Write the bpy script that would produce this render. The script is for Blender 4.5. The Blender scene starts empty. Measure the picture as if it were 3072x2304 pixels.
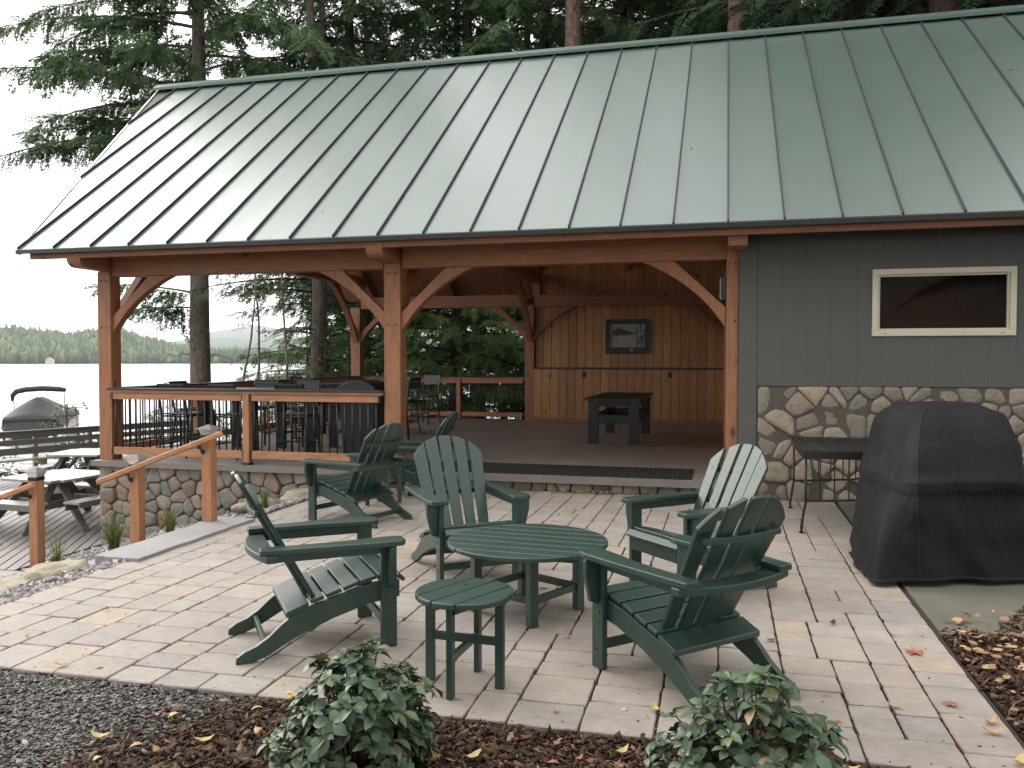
# Lakeside pavilion with patio furniture
HAZE, SKY, SUNE, EXPO, VEIL = 0.00016, .15, .55, 1.2, 9.
LEAVES = [  # kind, shape, x, y, size, label
 ('yellow',1,-3.64,4.24,.9,'yellow leaf alone on the pavers left of the left chair'),
 ('tan',0,-3.36,3.63,.9,'pale tan leaf at the front patio edge, far left'),
 ('brown',1,-3.15,3.66,.9,'dark brown leaf at the front patio edge beside a pale one'),
 ('mapleyellow',0,-1.97,3.58,1.15,'large orange yellow maple leaf hanging over the patio edge'),
 ('yellow',1,-3.27,4.76,.6,'small yellow leaf on the pavers behind the left chair'),
 ('tan',1,-3.48,6.76,.6,'small tan leaf on the pavers near the granite steps'),
 ('yellow',1,-2.42,3.27,.8,'yellow leaf on the mulch just left of the left shrub'),
 ('yellow',0,-2.56,2.97,1.1,'long pale yellow leaf on the slate gravel'),
 ('tan',1,-2.38,2.97,.8,'tan leaf standing on the slate gravel near the mulch'),
 ('tan',1,-1.96,3.22,.9,'orange tan leaf on the mulch touching the left shrub'),
 ('yellow',0,-2.11,3.05,1.0,'yellow leaf pair on the mulch left of the left shrub'),
 ('yellow',0,-.29,3.83,1.0,'bright yellow leaf on the pavers just left of the right shrub'),
 ('yellow',1,-.43,3.82,.75,'short yellow leaf on the pavers between the two shrubs'),
 ('yellow',1,-1.0,3.94,.5,'tiny yellow leaf by a leg of the front side table'),
 ('tan',1,-.98,3.81,.6,'curled tan leaf on a paver joint by the front side table'),
 ('mapleyellow',0,-1.22,5.73,.8,'yellow green maple leaf on the pavers beneath the round table'),
 ('tan',1,-.72,4.32,.7,'curled brown leaf beside the leg of the front right chair'),
 ('tan',2,-.86,4.72,.8,'small tan leaf on a paver joint under the round table edge'),
 ('yellow',0,-.97,3.19,1.0,'long yellow leaf on the mulch just right of the left shrub'),
 ('yellow',0,-1.12,3.12,.9,'yellow leaf on the mulch under the left shrub'),
 ('yellow',0,-.39,3.38,.95,'pale yellow leaf on the mulch left of the right shrub'),
 ('red',1,-.65,3.25,.7,'upright reddish leaf on the mulch between the shrubs'),
 ('red',1,.20,5.0,.8,'pink red leaf on the pavers right of the front right chair'),
 ('brown',0,.28,4.95,.8,'dark dry leaf on the pavers next to a pink red leaf'),
 ('brown',2,.66,5.36,1.0,'black shriveled leaf alone in the middle of the right pavers'),
 ('maple',0,1.03,4.94,1.0,'red maple leaf lying flat on the pavers near the right border'),
 ('tan',1,.39,4.58,.8,'tan leaf on the pavers near the back foot of the front right chair'),
 ('tan',2,.49,4.22,.6,'small orange leaf on a paver above the right shrub'),
 ('tan',0,.78,4.14,.8,'light tan leaf on the pavers right of the right shrub'),
 ('maple',0,1.04,4.24,.7,'dark red crumpled leaf on the pavers at the lower right'),
 ('red',1,.51,3.92,.7,'reddish leaf touching the right shrub'),
 ('tan',0,1.16,4.06,1.0,'long tan leaf pointing at the right patio border'),
 ('tan',0,1.14,3.95,1.0,'second long tan leaf at the right patio border, nearer the camera'),
 ('yellow',0,1.16,3.68,1.1,'orange yellow leaf at the lower right patio corner'),
 ('tan',1,.49,6.67,.6,'tan leaf on the pavers between the chair and the grill, left one'),
 ('tan',1,.62,6.68,.6,'tan leaf on the pavers between the chair and the grill, right one'),
 ('yellow',0,.49,3.45,1.,'yellow leaf on the mulch right under the right shrub'),
]
import bpy, math, random
import numpy as np
from mathutils import Vector, Matrix, noise

RAD = math.radians
random.seed(11)
RNG = np.random.default_rng(5)
sc = bpy.context.scene
col = sc.collection
U = random.uniform

# ------------------------------------------------------------------ mesh helpers
class MB:
    """collects shapes, builds them as ONE mesh object"""
    def __init__(s):
        s.v = []; s.f = []
    def add(s, vs, fs, M=None):
        o = len(s.v)
        for p in vs:
            p = Vector(p)
            s.v.append(tuple(M @ p if M is not None else p))
        s.f += [[i + o for i in f] for f in fs]
        return s
    def box(s, x0, x1, y0, y1, z0, z1, M=None):
        return s.add([(x0,y0,z0),(x1,y0,z0),(x1,y1,z0),(x0,y1,z0),(x0,y0,z1),(x1,y0,z1),(x1,y1,z1),(x0,y1,z1)],
              [(0,3,2,1),(4,5,6,7),(0,1,5,4),(1,2,6,5),(2,3,7,6),(3,0,4,7)], M)
    def bar(s, a, b, w, h, up=(0,0,1)):
        """rectangular bar from a to b, w across, h along up"""
        a = Vector(a); b = Vector(b); d = b - a; L = d.length; d.normalize()
        u = Vector(up); sx = d.cross(u)
        if sx.length < 1e-5: sx = d.cross(Vector((1,0,0)))
        sx.normalize(); u = sx.cross(d)
        M = Matrix((sx, d, u)).transposed().to_4x4(); M.translation = a
        return s.box(-w/2, w/2, 0, L, -h/2, h/2, M)
    def tube(s, pts, r, n=8, cap=True):
        pts = [Vector(p) for p in pts]; m = len(pts)
        rs = r if isinstance(r, (list, tuple)) else [r]*m
        o = len(s.v); ref = None
        for i, p in enumerate(pts):
            d = (pts[min(i+1,m-1)] - pts[max(i-1,0)]); d.normalize()
            if ref is None:
                ref = d.cross(Vector((0,0,1)))
                if ref.length < 1e-3: ref = d.cross(Vector((1,0,0)))
            ref = ref - d*ref.dot(d); ref.normalize(); c = d.cross(ref)
            for k in range(n):
                t = 2*math.pi*k/n
                s.v.append(tuple(p + (ref*math.cos(t) + c*math.sin(t))*rs[i]))
        for i in range(m-1):
            for k in range(n):
                k2 = (k+1) % n
                s.f.append([o+i*n+k, o+i*n+k2, o+(i+1)*n+k2, o+(i+1)*n+k])
        if cap:
            s.f.append([o+k for k in reversed(range(n))]); s.f.append([o+(m-1)*n+k for k in range(n)])
        return s
    def prism(s, poly, g0, g1):
        """2-D polygon; g0 / g1 map a 2-D point to the two 3-D ends"""
        n = len(poly); o = len(s.v)
        s.v += [tuple(g0(*p)) for p in poly] + [tuple(g1(*p)) for p in poly]
        s.f.append([o+i for i in range(n)]); s.f.append([o+n+i for i in reversed(range(n))])
        for i in range(n):
            j = (i+1) % n; s.f.append([o+j, o+i, o+n+i, o+n+j])
        return s
    def lathe(s, prof, n=20, c=(0,0,0)):
        o = len(s.v); m = len(prof)
        for r, z in prof:
            for k in range(n):
                t = 2*math.pi*k/n; s.v.append((c[0]+r*math.cos(t), c[1]+r*math.sin(t), c[2]+z))
        for i in range(m-1):
            for k in range(n):
                k2 = (k+1)%n; s.f.append([o+i*n+k, o+i*n+k2, o+(i+1)*n+k2, o+(i+1)*n+k])
        s.f.append([o+k for k in reversed(range(n))]); s.f.append([o+(m-1)*n+k for k in range(n)])
        return s
    def build(s, name, mat, parent=None, bevel=0, smooth=False, world=False, seg=2):
        off = Vector(parent.location) if (world and parent) else Vector((0,0,0))
        me = bpy.data.meshes.new(name)
        me.from_pydata([tuple(Vector(p)-off) for p in s.v] if off.length else s.v, [], s.f)
        return link(name, me, mat, parent, bevel, smooth, seg)

def link(name, me, mat, parent=None, bevel=0, smooth=False, seg=2):
    me.materials.append(mat)
    import bmesh
    if bevel or smooth:
        bm = bmesh.new(); bm.from_mesh(me); bmesh.ops.recalc_face_normals(bm, faces=bm.faces); bm.to_mesh(me); bm.free()
    if smooth:
        me.polygons.foreach_set('use_smooth', [True]*len(me.polygons))
    me.update()
    o = bpy.data.objects.new(name, me); col.objects.link(o)
    if parent: o.parent = parent
    if bevel:
        b = o.modifiers.new('edge', 'BEVEL'); b.width = bevel; b.segments = seg; b.limit_method = 'ANGLE'; b.angle_limit = RAD(40)
    return o

def np_mesh(name, V, mat, parent=None, smooth=False):
    """V: (faces, k, 3) array of separate polygons"""
    n, k, _ = V.shape
    me = bpy.data.meshes.new(name)
    me.vertices.add(n*k); me.vertices.foreach_set('co', V.reshape(-1).astype(np.float32))
    me.loops.add(n*k); me.loops.foreach_set('vertex_index', np.arange(n*k, dtype=np.int32))
    me.polygons.add(n); me.polygons.foreach_set('loop_start', np.arange(0, n*k, k, dtype=np.int32))
    me.polygons.foreach_set('loop_total', np.full(n, k, dtype=np.int32))
    me.update(calc_edges=True); me.validate()
    return link(name, me, mat, parent, 0, smooth)

def np_mesh2(name, T, F, P, mat, parent=None, smooth=False):
    """many transformed copies of a template: T (m,nv,3) verts, F list of faces of the template"""
    m, nv, _ = T.shape
    me = bpy.data.meshes.new(name)
    me.vertices.add(m*nv); me.vertices.foreach_set('co', T.reshape(-1).astype(np.float32))
    lens = np.array([len(f) for f in F]); flat = np.concatenate([np.array(f) for f in F])
    li = (flat[None,:] + (np.arange(m)*nv)[:,None]).reshape(-1)
    me.loops.add(len(li)); me.loops.foreach_set('vertex_index', li.astype(np.int32))
    tot = np.tile(lens, m); st = np.concatenate([[0], np.cumsum(tot)[:-1]])
    me.polygons.add(len(tot)); me.polygons.foreach_set('loop_start', st.astype(np.int32)); me.polygons.foreach_set('loop_total', tot.astype(np.int32))
    me.update(calc_edges=True); me.validate()
    return link(name, me, mat, parent, 0, smooth)

def tag(o, label=None, cat=None, group=None, kind=None):
    if label: o['label'] = label
    if cat: o['category'] = cat
    if group: o['group'] = group
    if kind: o['kind'] = kind
    return o
def thing(name, label, cat, loc=(0,0,0), rz=0, group=None):
    o = bpy.data.objects.new(name, None); col.objects.link(o)
    o.empty_display_size = .1; o.location = loc; o.rotation_euler = (0,0,rz)
    return tag(o, label, cat, group)
def structure(o): o['kind'] = 'structure'; return o
def copy_tree(o, loc=None, rz=None, parent=None, label=None, group=None, scale=None):
    c = o.copy(); col.objects.link(c)
    if parent is not None: c.parent = parent
    if loc is not None: c.location = loc
    if rz is not None: c.rotation_euler = (0,0,rz)
    if scale is not None: c.scale = (scale,)*3
    if label: c['label'] = label
    if group: c['group'] = group
    for ch in list(o.children): copy_tree(ch, parent=c)
    return c
def dup(o, loc, parent=None, rz=None):
    c = o.copy(); col.objects.link(c); c.location = loc
    if parent is not None: c.parent = parent
    if rz is not None: c.rotation_euler = (0,0,rz)
    return c

# ------------------------------------------------------------------ materials
class N:
    def __init__(s, name):
        s.m = bpy.data.materials.new(name); s.m.use_nodes = True
        s.t = s.m.node_tree; s.t.nodes.clear()
        s.out = s.new('ShaderNodeOutputMaterial')
        s._co = None
    def new(s, typ, **kw):
        n = s.t.nodes.new(typ)
        for k, v in kw.items(): setattr(n, k, v)
        return n
    def lk(s, a, b): s.t.links.new(a, b)
    def setin(s, sock, v):
        if hasattr(v, 'is_output'): s.lk(v, sock)
        else: sock.default_value = v
    def co(s, kind='Object', scale=(1,1,1)):
        if s._co is None: s._co = s.new('ShaderNodeTexCoord')
        mp = s.new('ShaderNodeMapping'); mp.inputs['Scale'].default_value = scale
        s.lk(s._co.outputs[kind], mp.inputs['Vector']); return mp.outputs[0]
    def noise(s, vec, scale=5, detail=3, rough=.6, dist=0):
        n = s.new('ShaderNodeTexNoise'); s.lk(vec, n.inputs['Vector'])
        n.inputs['Scale'].default_value = scale; n.inputs['Detail'].default_value = detail
        n.inputs['Roughness'].default_value = rough; n.inputs['Distortion'].default_value = dist
        return n.outputs[0]
    def voronoi(s, vec, scale=5, out='Distance', feature='F1'):
        n = s.new('ShaderNodeTexVoronoi', feature=feature); s.lk(vec, n.inputs['Vector']); n.inputs['Scale'].default_value = scale
        return n.outputs[out]
    def ramp(s, fac, stops, interp='LINEAR'):
        n = s.new('ShaderNodeValToRGB'); s.setin(n.inputs[0], fac); e = n.color_ramp.elements
        n.color_ramp.interpolation = interp
        while len(e) < len(stops): e.new(.5)
        for i, (p, c) in enumerate(stops):
            e[i].position = p
            if isinstance(c, (int, float)): c = (c, c, c)
            e[i].color = (*c, 1)
        return n.outputs[0]
    def mix(s, fac, a, b, mode='MIX'):
        n = s.new('ShaderNodeMix', data_type='RGBA', blend_type=mode)
        s.setin(n.inputs[0], fac)
        for sock, v in ((n.inputs[6], a), (n.inputs[7], b)):
            if isinstance(v, tuple) and len(v) == 3: v = (*v, 1)
            s.setin(sock, v)
        return n.outputs[2]
    def math(s, op, a, b=0.5):
        n = s.new('ShaderNodeMath', operation=op); s.setin(n.inputs[0], a); s.setin(n.inputs[1], b); return n.outputs[0]
    def island(s):
        return s.new('ShaderNodeNewGeometry').outputs['Random Per Island']
    def hsv(s, c, h=.5, sat=1., v=1.):
        n = s.new('ShaderNodeHueSaturation')
        s.setin(n.inputs['Hue'], h); s.setin(n.inputs['Saturation'], sat); s.setin(n.inputs['Value'], v)
        s.setin(n.inputs['Color'], c if not (isinstance(c, tuple) and len(c)==3) else (*c,1)); return n.outputs[0]
    def mrange(s, f, a, b):
        n = s.new('ShaderNodeMapRange'); s.setin(n.inputs[0], f); n.inputs[3].default_value = a; n.inputs[4].default_value = b; return n.outputs[0]
    def bump(s, h, strength=.3, dist=.01, normal=None):
        n = s.new('ShaderNodeBump'); n.inputs['Strength'].default_value = strength; n.inputs['Distance'].default_value = dist
        s.lk(h, n.inputs['Height'])
        if normal is not None: s.lk(normal, n.inputs['Normal'])
        return n.outputs[0]
    def done(s, base, rough=.6, normal=None, metal=0, spec=.5, coat=0, coatr=.1, trans=None, coatior=1.5, sheen=0):
        b = s.new('ShaderNodeBsdfPrincipled')
        if isinstance(base, tuple) and len(base)==3: base = (*base,1)
        s.setin(b.inputs['Base Color'], base); s.setin(b.inputs['Roughness'], rough)
        b.inputs['Metallic'].default_value = metal; b.inputs['Sheen Weight'].default_value = sheen; b.inputs['Sheen Roughness'].default_value = .45; b.inputs['Sheen Tint'].default_value = (.75,.85,.8,1); b.inputs['Specular IOR Level'].default_value = spec
        b.inputs['Coat IOR'].default_value = coatior; b.inputs['Coat Weight'].default_value = coat; b.inputs['Coat Roughness'].default_value = coatr
        if normal is not None: s.lk(normal, b.inputs['Normal'])
        res = b.outputs[0]
        if trans:
            t = s.new('ShaderNodeBsdfTranslucent'); s.setin(t.inputs[0], base)
            a = s.new('ShaderNodeMixShader'); a.inputs[0].default_value = trans
            s.lk(res, a.inputs[1]); s.lk(t.outputs[0], a.inputs[2]); res = a.outputs[0]
        s.lk(res, s.out.inputs[0]); return s.m

def plain(name, c, rough=.6, var=.25, scale=6, bump=.15, bscale=60, bdist=.004, spec=.5, isl=0., metal=0, stretch=(1,1,1), coat=0):
    n = N(name); v = n.co(scale=stretch)
    f = n.noise(v, scale, 4)
    k = n.mix(f, tuple(x*(1-var) for x in c), tuple(min(1,x*(1+var)) for x in c))
    if isl: k = n.hsv(k, .5, 1, n.mrange(n.island(), 1-isl, 1+isl))
    nm = n.bump(n.noise(v, bscale, 3), bump, bdist) if bump else None
    return n.done(k, n.mrange(n.noise(v, scale*2, 3), max(0,rough-.08), min(1,rough+.08)), nm, metal, spec, coat)

def timber(name, c, axis, knots=True, rough=.55, isl=0):
    n = N(name); st = {'x':(.12,1,1), 'y':(1,.12,1), 'z':(1,1,.12)}[axis]
    v = n.co(scale=st)
    g = n.noise(v, 26, 5, .65, .6)
    big = n.noise(n.co(), 1.3, 3)
    k = n.mix(n.ramp(g, [(.3,0.),(.7,1.)]), tuple(x*.68 for x in c), tuple(x*1.18 for x in c))
    k = n.hsv(k, .5, n.mrange(big, .9, 1.08), n.mrange(big, .8, 1.2))
    if knots:
        kv = n.co(scale={'x':(.45,1,1), 'y':(1,.45,1), 'z':(1,1,.45)}[axis])
        d = n.voronoi(kv, 3.1)
        k = n.mix(n.ramp(d, [(.05,.95),(.11,0.)]), k, tuple(x*.2 for x in c))
    if isl: k = n.hsv(k, n.mrange(n.island(), .492, .508), 1, n.mrange(n.island(), 1-isl, 1+isl))
    return n.done(k, n.mrange(g, rough-.1, rough+.12), n.bump(g, .22, .003))

M = {}
W = (.33, .140, .066)
M['timber_x'] = timber('stained timber along x', W, 'x')
M['timber_y'] = timber('stained timber along y', W, 'y')
M['timber_z'] = timber('stained timber upright', W, 'z')
M['pine_wall'] = timber('knotty pine boards', (.41,.20,.080), 'z', isl=.16, rough=.5)
M['pine_ceiling'] = timber('pine ceiling boards', (.37,.165,.075), 'y', isl=.12, rough=.6)
M['rail_wood'] = timber('stained rail wood', (.43,.20,.098), 'x', knots=False, rough=.5)
M['rail_post'] = timber('stained rail post wood', (.40,.183,.09), 'z', rough=.5)

def m_green():
    n = N('dark green recycled lumber'); v = n.co(); isl = n.island()
    sp = n.noise(v, 420, 2); f = n.noise(v, 7, 4)
    k = n.mix(f, (.011,.034,.025), (.019,.050,.037))
    k = n.mix(n.ramp(sp, [(.62,0.),(.72,.5)]), k, (.06,.105,.085))
    # drying rain: drops and damp patches, darker and shinier
    wet = n.ramp(n.noise(n.co('Object'), 22, 5, .7), [(.64,0.),(.68,1.)])
    r = n.mix(wet, (.38,.38,.38), (.2,.2,.2))
    k = n.mix(wet, k, n.hsv(k, .5, 1.1, .6))
    dust = n.ramp(n.noise(v, 3.1, 6, .7), [(.5,0.),(.78,.3)]); k = n.mix(dust, k, (.05,.072,.062))
    k = n.hsv(k, .5, .95, n.mrange(isl, .85, 1.18))
    dr = n.ramp(n.voronoi(n.co('Object'), 62), [(.10,1.),(.22,0.)])
    nm = n.bump(sp, .12, .002); nm = n.bump(dr, .5, .0025, nm)
    return n.done(k, r, nm, spec=.7)
M['green'] = m_green()
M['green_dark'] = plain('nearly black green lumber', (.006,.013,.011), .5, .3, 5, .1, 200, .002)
M['bolt'] = plain('dark bolt', (.012,.014,.013), .4, .1, 5, 0)

def m_roof():
    n = N('green standing seam metal'); v = n.co()
    f = n.noise(v, .8, 3)
    k = n.mix(f, (.050,.084,.067), (.062,.099,.080))
    k = n.hsv(k, .5, 1, n.mrange(n.noise(v, 9, 4), .93, 1.07))
    h = n.noise(n.co(scale=(1.7,.18,.18)), 1.0, 2)
    return n.done(k, n.mrange(n.noise(v, 2.2, 4), .33, .42), n.bump(h, .5, .03), spec=.9, coat=1., coatr=.30, coatior=1.5)
M['roof'] = m_roof()
M['roof_trim_seam_shade'] = plain('dark green trim and seam shade metal', (.011,.016,.014), .5, .15, 4, 0)  # trim paint, and painted shade on the standing seams
M['roof_cap'] = plain('green ridge metal', (.07,.11,.09), .38, .12, 3, 0)

def m_siding():
    n = N('dark gray painted siding'); v = n.co(scale=(1,1,.25))
    g = n.noise(v, 40, 4); f = n.noise(n.co(), 1.5, 3)
    k = n.mix(f, (.082,.081,.077), (.098,.097,.092))
    k = n.hsv(k, .5, 1, n.mrange(g, .93, 1.06))
    return n.done(k, .68, n.bump(g, .15, .002))
M['siding'] = m_siding()

def m_stone(name, stops, bscale=16):
    n = N(name); v = n.co(); i = n.island()
    k = n.ramp(i, stops)
    f = n.noise(v, 9, 6, .7); sp = n.noise(v, 70, 4, .7)
    k = n.hsv(k, .5, 1, n.mrange(f, .55, 1.4))
    k = n.mix(n.ramp(sp, [(.36,.75),(.5,0.)]), k, n.hsv(k, .5, .8, .42))
    k = n.mix(n.ramp(n.noise(v, 95, 3), [(.60,0.),(.72,.6)]), k, (.55,.52,.47))
    nm = n.bump(n.noise(v, bscale, 5, .65), .8, .025)
    nm = n.bump(sp, .5, .006, nm)
    return n.done(k, n.mrange(f, .6, .85), nm, spec=.4)
M['stone_tan'] = m_stone('tan granite fieldstone', [(0,(.25,.205,.15)),(.2,(.37,.305,.22)),(.4,(.22,.19,.16)),(.6,(.40,.32,.22)),(.8,(.32,.28,.225)),(1,(.19,.17,.15))], 14)
M['stone_gray'] = m_stone('rounded gray fieldstone', [(0,(.21,.20,.18)),(.2,(.30,.27,.22)),(.35,(.17,.165,.155)),(.5,(.36,.29,.21)),(.65,(.25,.235,.21)),(.85,(.33,.22,.14)),(1,(.15,.15,.145))], 9)
M['boulder'] = m_stone('yellowish boulder', [(0,(.34,.29,.19)),(.5,(.31,.28,.22)),(1,(.37,.32,.22))], 8)
M['mortar'] = plain('gray mortar', (.092,.082,.066), .9, .3, 20, .6, 60, .01)
M['granite'] = plain('gray granite tread', (.27,.255,.258), .7, .3, 2.6, .35, 90, .006)
M['concrete'] = plain('troweled concrete', (.20,.178,.165), .68, .22, 2.2, .12, 40, .003)
M['concrete_floor'] = plain('stained porch concrete', (.235,.196,.182), .52, .33, 1.5, .12, 30, .003, stretch=(1,.5,1))
M['pad'] = plain('weathered concrete pad', (.13,.12,.095), .8, .3, 4, .2, 60, .004)

def m_paver():
    n = N('tumbled beige paver'); v = n.co(); i = n.island()
    k = n.ramp(i, [(0,(.31,.256,.216)),(.2,(.36,.308,.266)),(.4,(.295,.262,.236)),(.6,(.345,.291,.244)),(.8,(.315,.284,.256)),(.96,(.355,.292,.236)),(1,(.38,.302,.226))])
    f = n.noise(v, 5, 6, .6); g = n.noise(v, 180, 3)
    k = n.hsv(k, .5, n.mrange(n.noise(v, 1.2, 3), .7, 1.2), n.mrange(f, .66, 1.3))
    k = n.hsv(k, .5, 1, n.mrange(n.noise(n.co(scale=(1,2.6,1)), 17, 5, .7), .78, 1.2))
    k = n.hsv(k, .5, 1, n.mrange(g, .85, 1.13))
    st = n.ramp(n.noise(v, .9, 6, .62), [(.56,0.),(.72,.5)])
    k = n.mix(st, k, (.24,.205,.17))
    nm = n.bump(n.noise(n.co(scale=(1,3,1)), 7, 5, .6), .8, .022); nm = n.bump(g, .25, .003, nm)
    return n.done(k, n.mrange(f, .55, .8), nm, spec=.45)
M['paver'] = m_paver()
M['joint'] = plain('dark joint sand', (.040,.030,.023), .95, .4, 60, .8, 220, .006)

def m_ground(name, a, b, scale=9, bs=70, bd=.02):
    n = N(name); v = n.co(); f = n.noise(v, scale, 8, .72)
    k = n.mix(n.ramp(f, [(.3,0.),(.7,1.)]), a, b)
    k = n.hsv(k, .5, 1, n.mrange(n.noise(v, bs, 4), .5, 1.5))
    return n.done(k, .92, n.bump(n.noise(v, bs, 5, .7), 1., bd), spec=.25)
M['dirt'] = m_ground('forest floor', (.045,.034,.02), (.085,.062,.035))
M['mulch'] = m_ground('dark bark mulch ground', (.022,.014,.010), (.055,.034,.022), 14, 120, .02)
M['slate_dust'] = m_ground('dark slate fines', (0.060,0.056,0.054), (0.119,0.112,0.105), 16, 160, .012)
M['gravel_bed'] = m_ground('light gravel fines', (.12,.11,.10), (.26,.24,.22), 22, 130, .02)

def m_island(name, stops, rough=.85, spec=.3, var=(.75,1.25), trans=None, nscale=40):
    n = N(name); k = n.ramp(n.island(), stops)
    k = n.hsv(k, .5, 1, n.mrange(n.noise(n.co(), nscale, 3), *var))
    return n.done(k, rough, None, spec=spec, trans=trans)
M['chips'] = m_island('bark chips', [(0,(.020,.012,.008)),(.4,(.055,.030,.018)),(.7,(.095,.052,.030)),(.9,(.15,.09,.055)),(1,(.26,.18,.12))])
M['slate'] = m_island('slate chips', [(0,(.060,.054,.050)),(.5,(.105,.096,.090)),(.85,(.145,.134,.125)),(.97,(.20,.18,.16)),(1,(.36,.33,.30))], .65, .4)
M['pebble'] = m_island('gray gravel', [(0,(.10,.095,.10)),(.4,(.20,.19,.20)),(.75,(.32,.29,.28)),(.92,(.42,.38,.33)),(1,(.55,.50,.44))], .7)
M['leaf_yellow'] = m_island('yellow fallen leaf', [(0,(.55,.38,.12)),(.5,(.62,.46,.20)),(1,(.50,.40,.16))], .6, .4, trans=.15)
M['leaf_tan'] = m_island('tan fallen leaf', [(0,(.42,.25,.11)),(.5,(.50,.33,.17)),(1,(.33,.20,.10))], .65, .4, trans=.1)
M['leaf_red'] = m_island('red fallen leaf', [(0,(.36,.10,.07)),(1,(.42,.16,.10))], .6, .4, trans=.1)
M['leaf_brown'] = m_island('brown fallen leaf', [(0,(.10,.055,.03)),(1,(.16,.09,.05))], .7, .3)
M['litter'] = m_island('orange leaf litter', [(0,(.10,.055,.035)),(.3,(.22,.12,.065)),(.6,(.34,.21,.115)),(.85,(.44,.30,.17)),(1,(.52,.40,.24))], .7, .3)

def m_leaf(name, stops, rough=.5, trans=.25, spec=.4, big=.0):
    n = N(name); k = n.ramp(n.island(), stops)
    if big: k = n.hsv(k, n.mrange(n.noise(n.co(), big, 3), .478, .52), 1, n.mrange(n.noise(n.co(), big*1.7, 3), .55, 1.5))
    return n.done(k, rough, None, spec=spec, trans=trans)
M['needle'] = m_leaf('hemlock needles', [(0,(0.040,0.081,0.036)),(.5,(0.073,0.137,0.052)),(.85,(0.111,0.186,0.069)),(1,(0.172,0.252,0.085))], .6, .22, .3, .35)
M['needle_dark'] = m_leaf('dark hemlock needles', [(0,(0.031,0.063,0.038)),(.6,(0.059,0.108,0.059)),(1,(0.112,0.175,0.071))], .6, .2, .3, .3)
M['needle_light'] = m_leaf('light hemlock needles', [(0,(0.083,0.146,0.049)),(.6,(0.146,0.239,0.079)),(1,(0.260,0.354,0.125))], .55, .3, .35, .5)
M['broadleaf'] = m_leaf('lakeside leaves', [(0,(.06,.085,.025)),(.6,(.12,.15,.045)),(1,(.24,.22,.07))], .5, .35, .35)
def m_shrub():
    n = N('glossy shrub leaf'); k = n.ramp(n.island(), [(0,(0.031,0.058,0.034)),(.4,(0.054,0.091,0.050)),(.75,(0.090,0.134,0.067)),(.95,(0.156,0.204,0.084)),(1,(0.288,0.156,0.084))])
    f = n.noise(n.co(), 60, 3); k = n.hsv(k, .5, 1, n.mrange(f, .8, 1.2))
    return n.done(k, .4, n.bump(f, .3, .004), spec=.45, trans=.14)
M['shrub'] = m_shrub()
M['stem'] = plain('brown stem', (.07,.045,.028), .8, .3, 20, .3)
M['blade'] = m_leaf('grass blades', [(0,(.05,.085,.02)),(.6,(.11,.15,.035)),(1,(.30,.27,.09))], .5, .3)

def m_bark(name, a, b, sc_=(1,1,.25), s=18, d=.05):
    n = N(name); v = n.co(scale=sc_); f = n.noise(v, s, 6, .7, .4); g = n.noise(n.co(), 1.4, 3)
    k = n.mix(n.ramp(f, [(.32,0.),(.66,1.)]), a, b); k = n.hsv(k, .5, 1, n.mrange(g, .75, 1.25))
    return n.done(k, .92, n.bump(f, 1., d), spec=.2)
M['bark'] = m_bark('furrowed gray bark', (.055,.045,.040), (.22,.188,.165))
M['bark_red'] = m_bark('reddish pine bark', (.075,.048,.038), (.23,.155,.125), (1,1,.35), 14)
M['bark_dark'] = m_bark('dark bark', (.020,.017,.014), (.065,.054,.046))
M['bark_pale'] = m_bark('pale sapling bark', (.13,.12,.09), (.33,.31,.25), (1,1,1.5), 9, .01)

M['black'] = plain('black powder coat', (.010,.010,.011), .38, .2, 10, .08, 300, .001)
M['black_slat'] = plain('charcoal slat', (.022,.023,.027), .42, .25, 8, .1, 200, .001)
M['black_plastic'] = plain('black plastic', (.010,.010,.012), .45, .25, 6, .1, 120, .002)
M['rail_cap'] = plain('dark composite rail cap', (.030,.029,.030), .5, .2, 5, .1, 120, .002)
M['mat'] = plain('dark green rubber mat', (.010,.020,.016), .8, .3, 60, 1., 160, .01)
def m_cover():
    n = N('black vinyl fabric'); v = n.co()
    f = n.noise(v, 5, 5, .6); w = n.noise(v, 700, 2)
    k = n.mix(f, (.004,.004,.0045), (.010,.0095,.010))
    d = n.ramp(n.noise(v, 2.3, 6, .65), [(.5,0.),(.7,.35)])
    k = n.mix(d, k, (.018,.0175,.017))
    nm = n.bump(n.noise(n.co(scale=(1,1,.4)), 6, 4, .55, .8), .55, .05); nm = n.bump(w, .15, .001, nm)
    return n.done(k, n.mrange(f, .6, .75), nm, spec=.22)
M['cover'] = m_cover()
M['seam'] = plain('black seam piping', (.008,.008,.009), .6, .1, 5, 0)
M['cream'] = plain('cream vinyl window frame', (.60,.55,.42), .45, .08, 3, .05)
M['deck'] = plain('gray composite decking', (.185,.163,.155), .5, .2, 3, .2, 60, .003, isl=.1, stretch=(1,.3,1))
M['gray_board'] = plain('weathered gray board', (.135,.125,.118), .6, .2, 6, .25, 60, .003, isl=.1)
M['gray_light'] = plain('pale gray composite board', (.30,.29,.275), .35, .1, 5, .15, 60, .002, isl=.06)
M['treated'] = plain('pressure treated post', (.34,.30,.19), .75, .2, 10, .3, 50, .004)
M['metal_gray'] = plain('gray cap metal', (.10,.092,.092), .6, .2, 10, 0)
M['clear'] = None
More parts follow.
